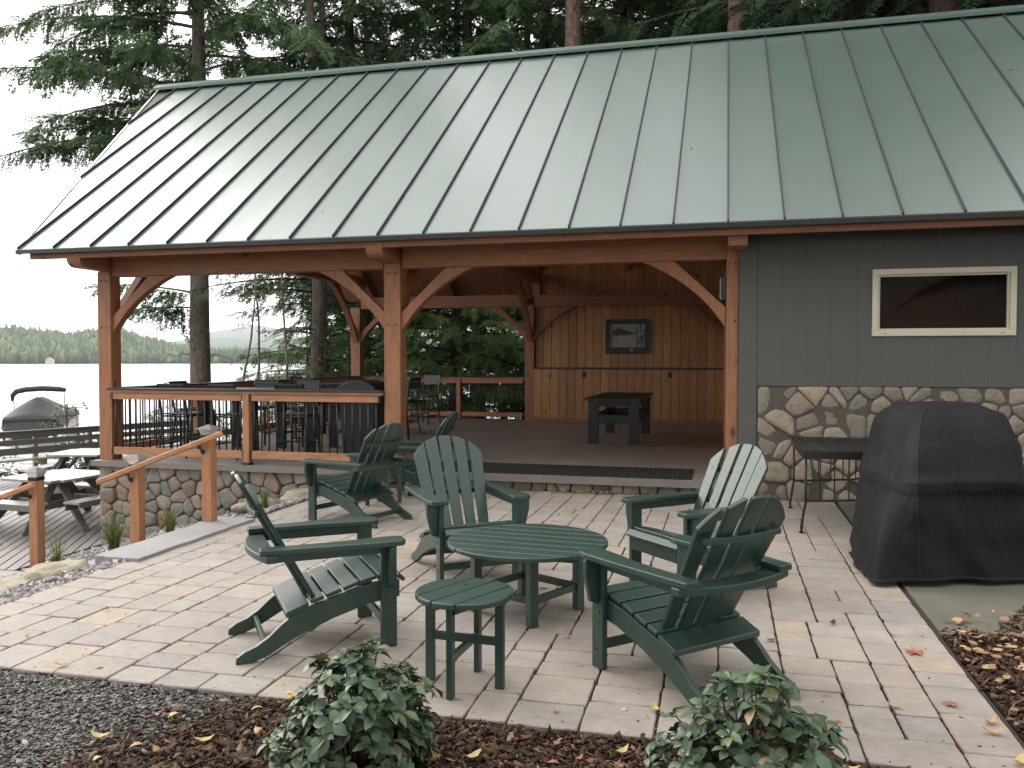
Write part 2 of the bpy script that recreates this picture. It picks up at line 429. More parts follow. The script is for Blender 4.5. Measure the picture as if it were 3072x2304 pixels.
def m_clear(name, tint=(.92,.93,.92), amt=.12, r=.05, ior=1.5):
    n = N(name); t = n.new('ShaderNodeBsdfTransparent'); t.inputs[0].default_value = (*tint,1)
    g = n.new('ShaderNodeBsdfGlossy'); g.inputs['Roughness'].default_value = r
    fr = n.new('ShaderNodeFresnel'); fr.inputs[0].default_value = ior
    a = n.new('ShaderNodeMixShader'); n.lk(fr.outputs[0] if amt is None else n.math('ADD', fr.outputs[0], amt), a.inputs[0])
    n.lk(t.outputs[0], a.inputs[1]); n.lk(g.outputs[0], a.inputs[2]); n.lk(a.outputs[0], n.out.inputs[0]); return n.m
M['clear'] = m_clear('clear acrylic', (.88,.89,.88), .02, .1)
M['glass'] = m_clear('window glass', (.62,.58,.55), None, .01, 1.12)
M['art_frame'] = plain('black picture frame', (.012,.014,.014), .4, .1, 5, 0)
M['art_mat'] = plain('dark green picture mat', (.016,.034,.032), .5, .1, 5, 0)
M['art_pale'] = plain('pale print paper', (.30,.30,.27), .5, .12, 14, 0)
M['art_sand'] = plain('print sand tone', (.34,.29,.23), .5, .2, 20, 0)
M['art_dark'] = plain('print dark green ink', (.03,.05,.045), .5, .3, 20, 0)
M['white'] = plain('white', (.75,.74,.70), .5, .05, 3, 0)
M['boat_cover'] = plain('charcoal boat canvas', (.024,.022,.024), .7, .2, 3, .3, 12, .03)
M['hull'] = plain('black hull', (.012,.012,.013), .3, .1, 3, 0)
M['alu'] = plain('aluminium', (.45,.45,.46), .35, .1, 5, 0, metal=.6)
M['house_wall'] = plain('cream cottage wall', (.62,.55,.42), .8, .1, 1, 0)
M['house_brown'] = plain('brown cottage wall', (.14,.09,.07), .8, .1, 1, 0)
M['house_roof'] = plain('gray shingle roof', (.20,.19,.19), .8, .15, 1, 0)
def m_water():
    n = N('lake water'); v = n.co(scale=(1,1,1))
    h = n.noise(n.co(scale=(.5,1.4,1)), .9, 5, .6)
    return n.done((.10,.11,.11), .22, n.bump(h, .9, .35), spec=1.)
M['water'] = m_water()
M['hill'] = plain('wooded hill', (.035,.055,.03), .9, .3, .02, 0)
M['far_trees'] = m_island('far mixed forest', [(0,(.030,.050,.028)),(.45,(.055,.085,.040)),(.7,(.085,.125,.045)),(.9,(.13,.16,.055)),(1,(.17,.17,.07))], .9, .15, (.7,1.3), nscale=.2)
# ================================================================== stonework
def clip(poly, a, b, c):
    """keep a*x+b*y<=c"""
    out = []
    for i in range(len(poly)):
        p = poly[i]; q = poly[(i+1) % len(poly)]
        dp = a*p[0]+b*p[1]-c; dq = a*q[0]+b*q[1]-c
        if dp <= 0: out.append(p)
        if dp*dq < 0:
            t = dp/(dp-dq); out.append((p[0]+t*(q[0]-p[0]), p[1]+t*(q[1]-p[1])))
    return out
def centroid(p):
    A = cx = cy = 0
    for i in range(len(p)):
        x0,y0 = p[i]; x1,y1 = p[(i+1)%len(p)]; k = x0*y1-x1*y0; A += k; cx += (x0+x1)*k; cy += (y0+y1)*k
    return (cx/(3*A), cy/(3*A)) if abs(A) > 1e-9 else p[0]
def cells(w, h, size, rnd, relax=1, jit=.5):
    nx = max(1, round(w/size)); ny = max(1, round(h/(size*.85)))
    pts = []
    for j in range(ny):
        for i in range(nx):
            if ny > 2 and rnd.random() < .22: continue
            pts.append(((i+.5+rnd.uniform(-jit,jit)+(.5 if j%2 else 0)*.8)*w/nx % w, (j+.5+rnd.uniform(-jit,jit))*h/ny))
    for it in range(relax+1):
        polys = []
        for i, p in enumerate(pts):
            poly = [(0,0),(w,0),(w,h),(0,h)]
            near = sorted((q for k,q in enumerate(pts) if k != i), key=lambda q: (q[0]-p[0])**2+(q[1]-p[1])**2)[:18]
            for q in near:
                a = q[0]-p[0]; b = q[1]-p[1]; c = (q[0]**2+q[1]**2-p[0]**2-p[1]**2)/2
                poly = clip(poly, a, b, c)
                if len(poly) < 3: break
            polys.append(poly)
        if it < relax:
            pts = [tuple(p[k]*.5+centroid(po)[k]*.5 for k in (0,1)) if len(po) > 2 else p for p, po in zip(pts, polys)]
    return [p for p in polys if len(p) > 2]
def stonework(mb, w, h, size, depth, mapf, seed, shrink=.982, cuts=2, cr_=.17):
    rnd = random.Random(seed)
    for poly in cells(w, h, size, rnd):
        c = centroid(poly)
        # drop short edges, round the corners
        for _ in range(cuts):
            q = []
            for i in range(len(poly)):
                a = poly[i]; b = poly[(i+1)%len(poly)]
                q.append((a[0]*(1-cr_)+b[0]*cr_, a[1]*(1-cr_)+b[1]*cr_)); q.append((a[0]*cr_+b[0]*(1-cr_), a[1]*cr_+b[1]*(1-cr_)))
            poly = q
        n = len(poly); d = depth*rnd.uniform(.6, 1.15); sd = rnd.uniform(0,99); tx = rnd.uniform(-.25,.25); ty = rnd.uniform(-.25,.25)
        rings = [(shrink, -.02), (shrink*.985, d*.5), (shrink*.93, d*.8), (shrink*.75, d*.95), (shrink*.4, d)]
        vs = []; fs = []
        for ri, (s, z) in enumerate(rings):
            for i, p in enumerate(poly):
                x = c[0]+(p[0]-c[0])*s; y = c[1]+(p[1]-c[1])*s
                nz = noise.noise(Vector((x*9+sd, y*9, sd)))
                k = 1+.05*noise.noise(Vector((p[0]*14+sd, p[1]*14, 3)))
                zz = z + (nz*.16*depth + ((x-c[0])*tx+(y-c[1])*ty)*.6 if ri else 0)
                vs.append(mapf(c[0]+(x-c[0])*k, c[1]+(y-c[1])*k, zz))
        vs.append(mapf(c[0], c[1], d*1.01))
        for r in range(len(rings)-1):
            for i in range(n):
                j = (i+1)%n; fs.append((r*n+i, r*n+j, (r+1)*n+j, (r+1)*n+i))
        L = len(rings)-1
        for i in range(n): fs.append((L*n+i, L*n+(i+1)%n, (L+1)*n))
        mb.add(vs, fs)
    return mb

# ================================================================== the pavilion
SL = .19                                     # porch floor level
pav = thing('pavilion', 'timber framed lakeside pavilion with green metal roof and gray sided room', 'pavilion', (-4.1, 10.0, 0))
P = pav
def pp(mb, name, mat, parent=None, **k): return mb.build(name, M[mat] if isinstance(mat, str) else mat, parent or P, world=(parent is None), **k)

# --- floor slab and foundation
pp(MB().box(-8.62, .2, 9.9, 19.2, SL-.075, SL), 'floor_slab', 'concrete_floor', bevel=.008)
mb = MB().box(-8.62, .2, 9.893, 9.903, SL-.077, SL+.001); pp(mb, 'slab_edge', 'concrete')
fnd = pp(MB().box(-8.5, .18, 10.03, 19.0, -1.6, SL-.078), 'foundation', 'mortar')
mb = MB(); stonework(mb, 4.05, 1.72, .195, .07, lambda a,b,d: (-8.55+a, 10.03-d, -1.6+b), 3)
pp(mb, 'stone_facing', 'stone_gray', smooth=True)
mb = MB(); stonework(mb, 3.2, 1.72, .24, .075, lambda a,b,d: (-8.5-d, 13.2-a, -1.6+b), 4)
pp(mb, 'stone_facing', 'stone_gray', smooth=True)
mb = MB(); stonework(mb, 4.75, .125, .2, .06, lambda a,b,d: (-4.5+a, 10.03-d, -.012+b), 5, shrink=.95)
pp(mb, 'step_stones', 'stone_tan', smooth=True)

# --- posts
def post(x0, x1, y0, y1, z0, z1): return pp(MB().box(x0, x1, y0, y1, z0, z1), 'post', 'timber_z', bevel=.008)
ZB, ZT = 2.78, 3.055
FY = 10.05; RY = 18.6
for x0, x1 in ((-8.60,-8.385), (-4.245,-4.02), (.03,.172)):
    post(x0, x1, FY, FY+.21, SL, ZT-.205 if x0 < 0 else ZT)
for x0, x1 in ((-8.72,-8.48), (-4.40,-4.19), (.0,.2)):
    post(x0, x1, RY, RY+.21, SL, ZT-.205)
pg = None
for x0, x1 in ((-8.60,-8.385), (-4.245,-4.02), (.03,.172)):
    for fx in (.3,.7):
        for z in (2.06,2.72):
            if x0 > 0 and fx < .5: continue
            q = (x0+(x1-x0)*fx+4.1, FY-10.0-.004, z)
            if pg is None: pg = MB().tube([(0,0,0),(0,.012,0)], .013, 10).build('peg', M['seam'], P); pg.location = q
            else: dup(pg, q, P)
# --- plates
def beam(a, b, w, h, mat): return pp(MB().bar(a, b, w, h), 'beam', mat, bevel=.008)
zc = (ZB+ZT)/2; hb = ZT-ZB
beam((-8.36,FY+.115,zc), (-4.26,FY+.115,zc), .2, hb, 'timber_x')
beam((-4.0,FY+.115,zc), (.028,FY+.115,zc), .2, hb, 'timber_x')
beam((-8.46,RY+.115,zc+.03), (-4.42,RY+.115,zc+.03), .2, hb, 'timber_x')
beam((-4.17,RY+.115,zc+.03), (-.005,RY+.115,zc+.03), .2, hb, 'timber_x')
# --- tie beams with rounded tails
def tie(x0, x1, y0, y1):
    z0, z1 = ZT-.2, ZT+.0
    poly = [(y0, z1), (y0, z0+.12)] + [(y0+.13-.13*math.cos(t), z0+.12-.12*math.sin(t)) for t in (.3,.7,1.1,1.4)] + [(y0+.2, z0), (y1, z0), (y1, z1)]
    mb = MB().prism(poly, lambda y,z: (x0,y,z), lambda y,z: (x1,y,z)); return pp(mb, 'tie_beam', 'timber_y', bevel=.006)
tie(-8.60, -8.385, 9.48, FY+.26); tie(-4.245, -4.03, 9.48, FY+.26)
for xa, xb in ((-8.58,-8.40),(-4.23,-4.04)): pp(MB().box(xa, xb, FY+.0, RY+.21, 3.34, 3.58), 'tie_beam', 'timber_y', bevel=.008)
for xa, xb in ((-8.58,-8.40),(-4.23,-4.04)):
    for yy in (FY+.01, RY+.01): pp(MB().box(xa+.01, xb-.01, yy, yy+.19, ZT, 3.338), 'post', 'timber_z')
pp(MB().box(.045, .255, 9.58, 10.0, 2.87, 3.05), 'tie_beam', 'timber_y', bevel=.008)
# --- curved knee braces
def brace(px, sgn, y0, y1, zt, axis='x', A=.97, B=.80, u=.6, v=.56):
    pts = [(0,-v), (u,0), (A,0)]
    for i in range(1, 12):
        t = i/12; q = (1-t)**2; r = 2*t*(1-t); s = t*t
        # quadratic curve from the plate to the post, hollow towards the room
        pts.append((q*A + r*A*.34 + s*0, q*0 + r*(-B*.34) + s*(-B)))
    pts.append((0,-B))
    if axis == 'x':
        f = lambda yy: (lambda a,b: (px+sgn*a, yy, zt+b))
    else:
        f = lambda xx: (lambda a,b: (xx, px+sgn*a, zt+b))
    return pp(MB().prism(pts, f(y0), f(y1)), 'brace', 'timber_z', bevel=.006)
by = (FY+.04, FY+.17)
brace(-8.385, 1, *by, ZB-.002); brace(-4.245, -1, *by, ZB-.002); brace(-4.02, 1, *by, ZB-.002); brace(.028, -1, *by, ZB-.002)
ry = (RY+.04, RY+.17)
brace(-8.48, 1, *ry, ZB+.028); brace(-4.40, -1, *ry, ZB+.028); brace(-4.19, 1, *ry, ZB+.028); brace(-.0, -1, *ry, ZB+.028)
for x in (-8.56, -4.2):
    brace(FY+.212, 1, x, x+.13, 3.338, 'y', 1.35, 1.35, .98, 1.08); 
for x in (-8.66, -4.36): brace(RY-.002, -1, x, x+.13, 3.338, 'y', 1.35, 1.35, .98, 1.08)

# --- roof
EY, EZ, GY, GZ = 9.4, 3.09, 14.6, 6.99
XR = 8.6
def rp(x, t, n=0., back=False):
    y = EY + (GY-EY)*t; z = EZ + (GZ-EZ)*t
    if back: y = 2*GY - y
    return (x, y + (.6*n if back else -.6*n), z + .8*n)
XL = lambda t: -9.33 - 1.65*t
PW = .5857
mb = MB()
ribs = [.04 + PW*k for k in range(-18, 15)]
for k in range(len(ribs)-1):
    x0, x1 = ribs[k], ribs[k+1]
    nseg = 8
    t0s = []
    rows = 2
    vs = []; fs = []
    for i in range(nseg+1):
        x = x0 + (x1-x0)*i/nseg
        sag = -.005*math.sin(math.pi*i/nseg)
        t0 = max(0., (-9.33-x)/1.65)
        if t0 >= 1: t0 = .999
        vs += [rp(x, t0, sag), rp(x, 1, sag)]
    for i in range(nseg): fs.append((2*i, 2*i+2, 2*i+3, 2*i+1))
    mb.add(vs, fs)
roof = pp(mb, 'roof', 'roof')
roof.data.polygons.foreach_set('use_smooth', [True]*len(roof.data.polygons))
mb = MB()                                     # standing seams, their dark reflections put into the darker trim colour
for x in ribs:
    t0 = max(0., (-9.33-x)/1.65)
    if t0 > .98: continue
    a, b, w, h = t0+.004, .992, .008, .032
    mb.add([rp(x-w,a,-.002),rp(x+w,a,-.002),rp(x+w,a,h),rp(x-w,a,h),rp(x-w,b,-.002),rp(x+w,b,-.002),rp(x+w,b,h),rp(x-w,b,h)],
           [(0,1,2,3),(7,6,5,4),(0,4,5,1),(1,5,6,2),(2,6,7,3),(3,7,4,0)])
mb.build('standing_seams', M['roof_trim_seam_shade'], roof).location = -Vector(P.location)
mb = MB()                                     # rear slope
vs = [rp(XL(0),0,0,True), rp(XR,0,0,True), rp(XR,1,0,True), rp(XL(1),1,0,True)]
vs += [rp(XL(0),0,-.03,True), rp(XR,0,-.03,True), rp(XR,1,-.03,True), rp(XL(1),1,-.03,True)]
mb.add(vs, [(3,2,1,0),(4,5,6,7),(0,1,5,4),(1,2,6,5),(2,3,7,6),(3,0,4,7)])
mb.build('rear_slope', M['roof'], roof).location = -Vector(P.location)
# underlay keeps the roof a solid body
mb = MB()
vs = [rp(XL(0)+.01,.003,-.012), rp(XR,.003,-.012), rp(XR,.999,-.012), rp(XL(1)+.01,.999,-.012)]
vs += [rp(XL(0)+.01,.003,-.055), rp(XR,.003,-.055), rp(XR,.999,-.055), rp(XL(1)+.01,.999,-.055)]
mb.add(vs, [(0,1,2,3),(7,6,5,4),(0,4,5,1),(1,5,6,2),(2,6,7,3),(3,7,4,0)])
mb.build('roof_deck', M['roof_trim_seam_shade'], roof).location = -Vector(P.location)
# eave drip edge and fascia
mb = MB(); mb.prism([(EY-.012,EZ+.004),(EY+.02,EZ+.022),(EY+.02,EZ-.048),(EY-.012,EZ-.048)], lambda y,z:(XL(0)-.01,y,z), lambda y,z:(XR,y,z))
pp(mb, 'drip_edge', 'roof_trim_seam_shade')
pp(MB().box(-9.2, XR, EY+.09, EY+.13, EZ-.115, EZ-.03), 'fascia', 'timber_x', bevel=.004)
# gable edge trim
mb = MB(); e = .045
q = [rp(XL(0)-.012,0,.008), rp(XL(1)-.012,1,.008), rp(XL(1)+.03,1,.008), rp(XL(0)+.03,0,.008), rp(XL(0)-.012,0,-.07), rp(XL(1)-.012,1,-.07), rp(XL(1)+.03,1,-.07), rp(XL(0)+.03,0,-.07)]
mb.add(q, [(0,3,2,1),(4,5,6,7),(0,1,5,4),(1,2,6,5),(2,3,7,6),(3,0,4,7)]); pp(mb, 'gable_trim', 'roof')
# ridge cap
mb = MB(); c = .17
poly = [(GY-c*.8, GZ-c*.6+.05), (GY-c*.8, GZ-c*.6+.10), (GY, GZ+.10), (GY+c*.8, GZ-c*.6+.10), (GY+c*.8, GZ-c*.6+.05), (GY, GZ+.05)]
mb.prism(poly, lambda y,z:(XL(1)-.03,y,z), lambda y,z:(XR,y,z)); pp(mb, 'ridge_cap', 'roof_cap')
# ceiling boards on the underside, rear slope then front slope
mb = MB(); bw = .137; x = -9.3
while x < .0:
    g = .004
    for back in (True, False):
        t0 = max(.012, (-9.33-x)/1.65+.04)
        mb.add([rp(x+g,t0,-.075,back),rp(x+bw-g,t0,-.075,back),rp(x+bw-g,.99,-.075,back),rp(x+g,.99,-.075,back),
                rp(x+g,t0,-.095,back),rp(x+bw-g,t0,-.095,back),rp(x+bw-g,.99,-.095,back),rp(x+g,.99,-.095,back)],
               [(0,1,2,3),(7,6,5,4),(0,4,5,1),(1,5,6,2),(2,6,7,3),(3,7,4,0)])
    x += bw
pp(mb, 'ceiling_boards', 'pine_ceiling')
# rafters
for x in (-8.5, -6.4, -4.14, -2.1):
    for back in (False, True):
        mb = MB(); w = .07
        A = [rp(x-w,.03,-.10,back),rp(x+w,.03,-.10,back),rp(x+w,.985,-.10,back),rp(x-w,.985,-.10,back),rp(x-w,.03,-.26,back),rp(x+w,.03,-.26,back),rp(x+w,.985,-.26,back),rp(x-w,.985,-.26,back)]
        mb.add(A, [(0,1,2,3),(7,6,5,4),(0,4,5,1),(1,5,6,2),(2,6,7,3),(3,7,4,0)]); pp(mb, 'rafter', 'timber_y')

# --- back wall of knotty pine, wainscot, shelf
def boards(x0, x1, y0, y1, z0, z1, bw, name, mat):
    mb = MB(); x = x0
    while x < x1-.01:
        e = min(x+bw-.004, x1); mb.box(x+.004, e, y0, y1, z0, z1); x += bw
    return pp(mb, name, mat, bevel=.005, seg=1)
boards(-4.18, .02, 18.72, 18.745, 1.40, 2.82, .192, 'wall_boards', 'pine_wall')
boards(-4.18, .02, 18.725, 18.748, 3.085, 3.80, .137, 'upper_wall_boards', 'pine_wall')
boards(-4.19, .02, 18.585, 18.61, .27, 1.385, .192, 'wainscot', 'pine_wall')
pp(MB().box(-4.19, .02, 18.575, 18.60, SL, .268), 'baseboard', 'timber_x', bevel=.004)
pp(MB().box(-4.22, .03, 18.54, 18.74, 1.39, 1.425), 'wall_shelf', 'rail_cap', bevel=.004)
pp(MB().box(-4.19, .3, 18.75, 18.9, SL, 3.82), 'rear_wall', 'mortar')
pp(MB().box(-4.19, .0, 18.62, 18.70, SL, 1.38), 'wall_core', 'mortar')
for x in (-3.03, -1.13):
    f = pp(MB().box(x-.045, x+.045, 18.577, 18.587, 1.2, 1.33), 'outlet', 'black_plastic', bevel=.004)
    MB().box(x+4.1-.018, x+4.1+.018, 8.573, 8.577, 1.225, 1.305).build('socket', M['seam'], f)

# --- the closed room at the right: siding, stone base, window
pp(MB().prism([(10.3,SL),(18.7,SL),(18.7,3.78),(14.6,6.85),(10.3,3.62)], lambda y,z:(.075,y,z), lambda y,z:(.19,y,z)), 'partition', 'pine_wall')
pp(MB().prism([(10.14,0),(18.74,0),(18.74,3.7),(14.6,6.8),(10.14,3.5)], lambda y,z:(XR-.5,y,z), lambda y,z:(XR-.4,y,z)), 'side_wall', 'siding')
pp(MB().box(.31, XR-.4, 18.75, 18.9, 0, 3.7), 'room_back_wall', 'pine_wall')
pp(MB().box(.9, 3.9, 10.75, 10.85, SL, 3.2), 'added_backing_panel', 'timber_z')  # panel added close behind the window to catch light and brown the glass
pp(MB().box(.21, XR-.4, 10.14, 18.74, 0, SL), 'room_floor', 'concrete_floor')
WX0, WX1, WZ0, WZ1 = 1.60, 3.035, 1.87, 2.61
mb = MB(); x = .172; bw = .267
while x < XR-.4:
    a, b = x+.0004, x+bw-.0004
    zb = -.0 if x < .3 else 1.31
    if x < .3: b = .374
    if b > WX0+.05 and a < WX1-.05:
        lo, hi = max(a, WX0+.05), min(b, WX1-.05)
        if a < lo: mb.box(a, lo, 10.0, 10.03, zb, 3.40)
        if b > hi: mb.box(hi, b, 10.0, 10.03, zb, 3.40)
        mb.box(lo, hi, 10.0, 10.03, zb, WZ0+.05); mb.box(lo, hi, 10.0, 10.03, WZ1-.05, 3.40)
    else: mb.box(a, b, 10.0, 10.03, zb, 3.40)
    x = .378 if x < .3 else x+bw
pp(mb, 'siding', 'siding', bevel=.0012, seg=1)
mb = MB()
for a,b,c_,d_ in ((.2,WX0+.06,0,3.4),(WX1-.06,XR-.4,0,3.4),(WX0+.06,WX1-.06,0,WZ0+.06),(WX0+.06,WX1-.06,WZ1-.06,3.4)): mb.box(a,b,10.034,10.13,c_,d_)
pp(mb, 'front_wall_core', 'seam')
mb = MB(); stonework(mb, 8.0, 1.34, .205, .075, lambda a,b,d: (.385+a, 10.06-d, -.03+b), 8, shrink=.985, cuts=2, cr_=.15)
pp(mb, 'stone_base', 'stone_tan', smooth=True)
pp(MB().box(.38, XR-.4, 10.012, 10.034, 0, 1.305), 'base_mortar', 'mortar')
win = pp(MB().box(WX0+.075, WX1-.075, 10.035, 10.045, WZ0+.075, WZ1-.075), 'window', 'glass')
mb = MB(); fw = .062; yf0, yf1 = -.022, .06
mb.box(WX0+4.1, WX0+fw+4.1, yf0, yf1, WZ0+fw, WZ1-fw); mb.box(WX1-fw+4.1, WX1+4.1, yf0, yf1, WZ0+fw, WZ1-fw)
mb.box(WX0+4.1, WX1+4.1, yf0, yf1, WZ0, WZ0+fw); mb.box(WX0+4.1, WX1+4.1, yf0, yf1, WZ1-fw, WZ1)
mb.build('frame', M['cream'], win, bevel=.004)
mb = MB(); s = fw; e = .022
mb.box(WX0+s+4.1, WX0+s+e+4.1, .005, .05, WZ0+s, WZ1-s); mb.box(WX1-s-e+4.1, WX1-s+4.1, .005, .05, WZ0+s, WZ1-s)
mb.box(WX0+s+e+4.1, WX1-s-e+4.1, .005, .05, WZ0+s, WZ0+s+e); mb.box(WX0+s+e+4.1, WX1-s-e+4.1, .005, .05, WZ1-s-e, WZ1-s)
mb.build('sash', M['cream'], win, bevel=.003)
mb = MB()
for x in (WX0+.12, WX1-.15): mb.box(x+4.1, x+.035+4.1, -.0245, -.0215, WZ0+.025, WZ0+.031)
mb.build('weep_slot', M['seam'], win)
# light fixture on the right post
lf = pp(MB().box(-.035, .025, 10.06, 10.13, 2.30, 2.575), 'light_fixture', 'black', bevel=.004)
MB().box(-.042+4.1, -.036+4.1, .07, .12, 2.32, 2.56).build('lens', M['white'], lf)
# cable conduits on the partition edge
mb = MB()
for x in (.012, .022): mb.box(x-.003, x+.003, 10.275, 10.29, SL, 2.74)
pp(mb, 'trim_strip', 'timber_z')
# plumbing vent behind the ridge
pv = MB().tube([(.26,15.2,6.3),(.26,15.2,7.30)], .055, 12); pp(pv, 'vent_pipe', 'metal_gray', smooth=False)

# ================================================================== railings of the porch
def railing(name, label, a, b, posts, axis='x', n=None, ends=True):
    L = math.dist(a, b)
    t = thing(name, label, 'railing', (a[0], a[1], SL), 0 if axis == 'x' else math.pi/2, 'porch railings')
    MB().box(0, L, -.075, .075, .995, 1.022).build('cap_rail', M['rail_cap'], t, bevel=.006)
    cuts = [0] + [p for p in posts] + [L]
    MB().box(0, L, -.045, .045, .955, .995).build('top_rail', M['rail_wood'], t, bevel=.004)
    for i in range(len(cuts)-1):
        c0 = cuts[i] + (.05 if i else .04); c1 = cuts[i+1] - (.05 if i < len(cuts)-2 else .04)
        MB().box(c0, c1, -.022, .022, .862, .952).build('upper_rail', M['rail_wood'], t, bevel=.004)
        MB().box(c0, c1, -.022, .022, .085, .190).build('lower_rail', M['rail_wood'], t, bevel=.004)
        m = max(2, round((c1-c0)/.108)); b0 = None
        for k in range(m):
            x = c0 + (k+.5)*(c1-c0)/m
            if b0 is None: b0 = MB().tube([(0,0,.185),(0,0,.865)], .0105, 8).build('baluster', M['black'], t, smooth=True); b0.location = (x,0,0)
            else: dup(b0, (x,0,0), t)
        br = MB()
        for x, s in ((c0, 1), (c1, -1)):
            for z in (.085, .862): br.box(x-.006 if s>0 else x-.022, x+.022 if s>0 else x+.006, -.028, .028, z-.004, z+.11)
        br.build('rail_bracket', M['black'], t)
    for p in posts:
        po = MB().box(p-.047, p+.047, -.047, .047, .03, .954).build('post', M['rail_post'], t, bevel=.005)
        MB().box(p-.055, p+.055, -.055, .055, 0, .032).build('base_plate', M['black'], po, bevel=.003)
    return t
railing('porch_railing', 'porch railing at the front edge above the fieldstone wall', (-8.385, 10.02), (-4.25, 10.02), [2.17])
railing('porch_railing', 'rear porch railing in front of the hemlock thicket beside the pine wall', (-8.47, 18.7), (-4.41, 18.7), [2.45])
railing('porch_railing', 'side porch railing along the lake end behind the bar stools', (-8.5, 10.27), (-8.5, 18.58), [1.9, 4.1, 6.2], 'y')

# ================================================================== things on the porch
t = thing('door_mat', 'long dark green ribbed rubber mat at the porch step', 'mat', (-2.1, 10.46, SL))
MB().box(-1.9, 1.75, -.44, .48, 0, .012).build('mat_base', M['mat'], t, bevel=.004)
mb = MB()
for k in range(58):
    x = -1.87 + k*.0624; mb.box(x, x+.03, -.42, .46, .0121, .018)
mb.build('mat_ribs', M['mat'], t)

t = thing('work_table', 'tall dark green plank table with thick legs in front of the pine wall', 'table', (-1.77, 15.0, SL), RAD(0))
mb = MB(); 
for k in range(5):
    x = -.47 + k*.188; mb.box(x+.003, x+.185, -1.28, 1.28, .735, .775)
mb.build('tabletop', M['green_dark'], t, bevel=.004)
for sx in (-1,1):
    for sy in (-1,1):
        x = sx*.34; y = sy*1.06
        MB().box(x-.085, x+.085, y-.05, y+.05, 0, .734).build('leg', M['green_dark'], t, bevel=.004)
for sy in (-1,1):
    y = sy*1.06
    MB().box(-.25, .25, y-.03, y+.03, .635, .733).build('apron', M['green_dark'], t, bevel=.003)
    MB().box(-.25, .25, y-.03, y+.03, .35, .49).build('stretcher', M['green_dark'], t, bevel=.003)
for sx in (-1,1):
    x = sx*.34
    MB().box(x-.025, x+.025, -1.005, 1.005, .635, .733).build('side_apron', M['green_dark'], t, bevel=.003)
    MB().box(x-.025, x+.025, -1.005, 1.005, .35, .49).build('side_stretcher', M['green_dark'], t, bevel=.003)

# framed picture
t = thing('framed_picture', 'framed lake landscape print with a dark mat on the pine wall', 'picture', (-2.07, 18.70, 1.73))
w, h = .49, .385
mb = MB()
for a,b,c_,d_ in ((-w,w,0,.03),(-w,w,2*h-.03,2*h),(-w,-w+.03,.03,2*h-.03),(w-.03,w,.03,2*h-.03)): mb.box(a,b,-.025,.018,c_,d_)
mb.build('frame', M['art_frame'], t, bevel=.003)
MB().box(-w+.03, w-.03, -.008, .01, .03, 2*h-.03).build('mat_board', M['art_mat'], t)
pr = MB().box(-.385, .385, -.012, -.008, .145, .66).build('print', M['art_pale'], t)
hill = [(-.385,.42),(-.30,.52),(-.25,.55),(-.22,.59),(-.19,.55),(-.16,.60),(-.12,.55),(-.02,.53),(.10,.48),(.22,.45),(.14,.43),(-.1,.41)]
MB().prism(hill, lambda a,b:(a,-.0145,b), lambda a,b:(a,-.012,b)).build('printed_hill', M['art_dark'], pr)
MB().prism([(-.30,.40),(-.1,.405),(.12,.42),(.16,.38),(.05,.30),(.12,.15),(-.32,.15),(-.20,.28)], lambda a,b:(a,-.0145,b), lambda a,b:(a,-.012,b)).build('printed_shore', M['art_sand'], pr)
mb = MB()
rr = random.Random(3)
for x, z0, z1 in ((-.36,.15,.66),(-.33,.15,.64),(-.25,.3,.6),(.2,.15,.62),(.29,.15,.65),(.36,.16,.55),(.24,.2,.36),(.32,.2,.38)):
    mb = MB(); mb.prism([(x-.006,z0),(x+.006,z0),(x+.004,z1),(x-.004,z1)], lambda a,b:(a,-.0165,b), lambda a,b:(a,-.0145,b))
    for k in range(7):
        zz = z0+(z1-z0)*rr.uniform(.25,1); r = rr.uniform(.012,.04)
        mb.prism([(x-r,zz),(x,zz-.012),(x+r,zz+.004),(x+.2*r,zz+.02),(x-.3*r,zz+.016)], lambda a,b:(a,-.0165-.0004*(k+1),b), lambda a,b:(a,-.0150,b))
    mb.build('printed_tree', M['art_dark'], pr)

MB().box(.05, .12, -.011, -.008, .06, .11).build('title_plate', M['art_pale'], t)

# trash bin
t = thing('trash_bin', 'black trash bin with a domed lid behind the front railing', 'trash bin', (-4.77, 10.62, SL))
MB().prism([(-.25,-.25),(.25,-.25),(.25,.25),(-.25,.25)], lambda x,y:(x*.92,y*.92,0), lambda x,y:(x*1.06,y*1.06,.94)).build('bin_body', M['black_plastic'], t, bevel=.03)
prof = [(-.29,.94),(-.29,1.0),(-.26,1.05),(-.18,1.10),(-.06,1.135),(.06,1.135),(.18,1.10),(.26,1.05),(.29,1.0),(.29,.94)]
MB().prism(prof, lambda x,z:(x,-.29,z), lambda x,z:(x,.29,z)).build('lid', M['black_plastic'], t, bevel=.012)
MB().box(-.29, .29, -.30, .30, .915, .942).build('rim', M['black_plastic'], t, bevel=.006)

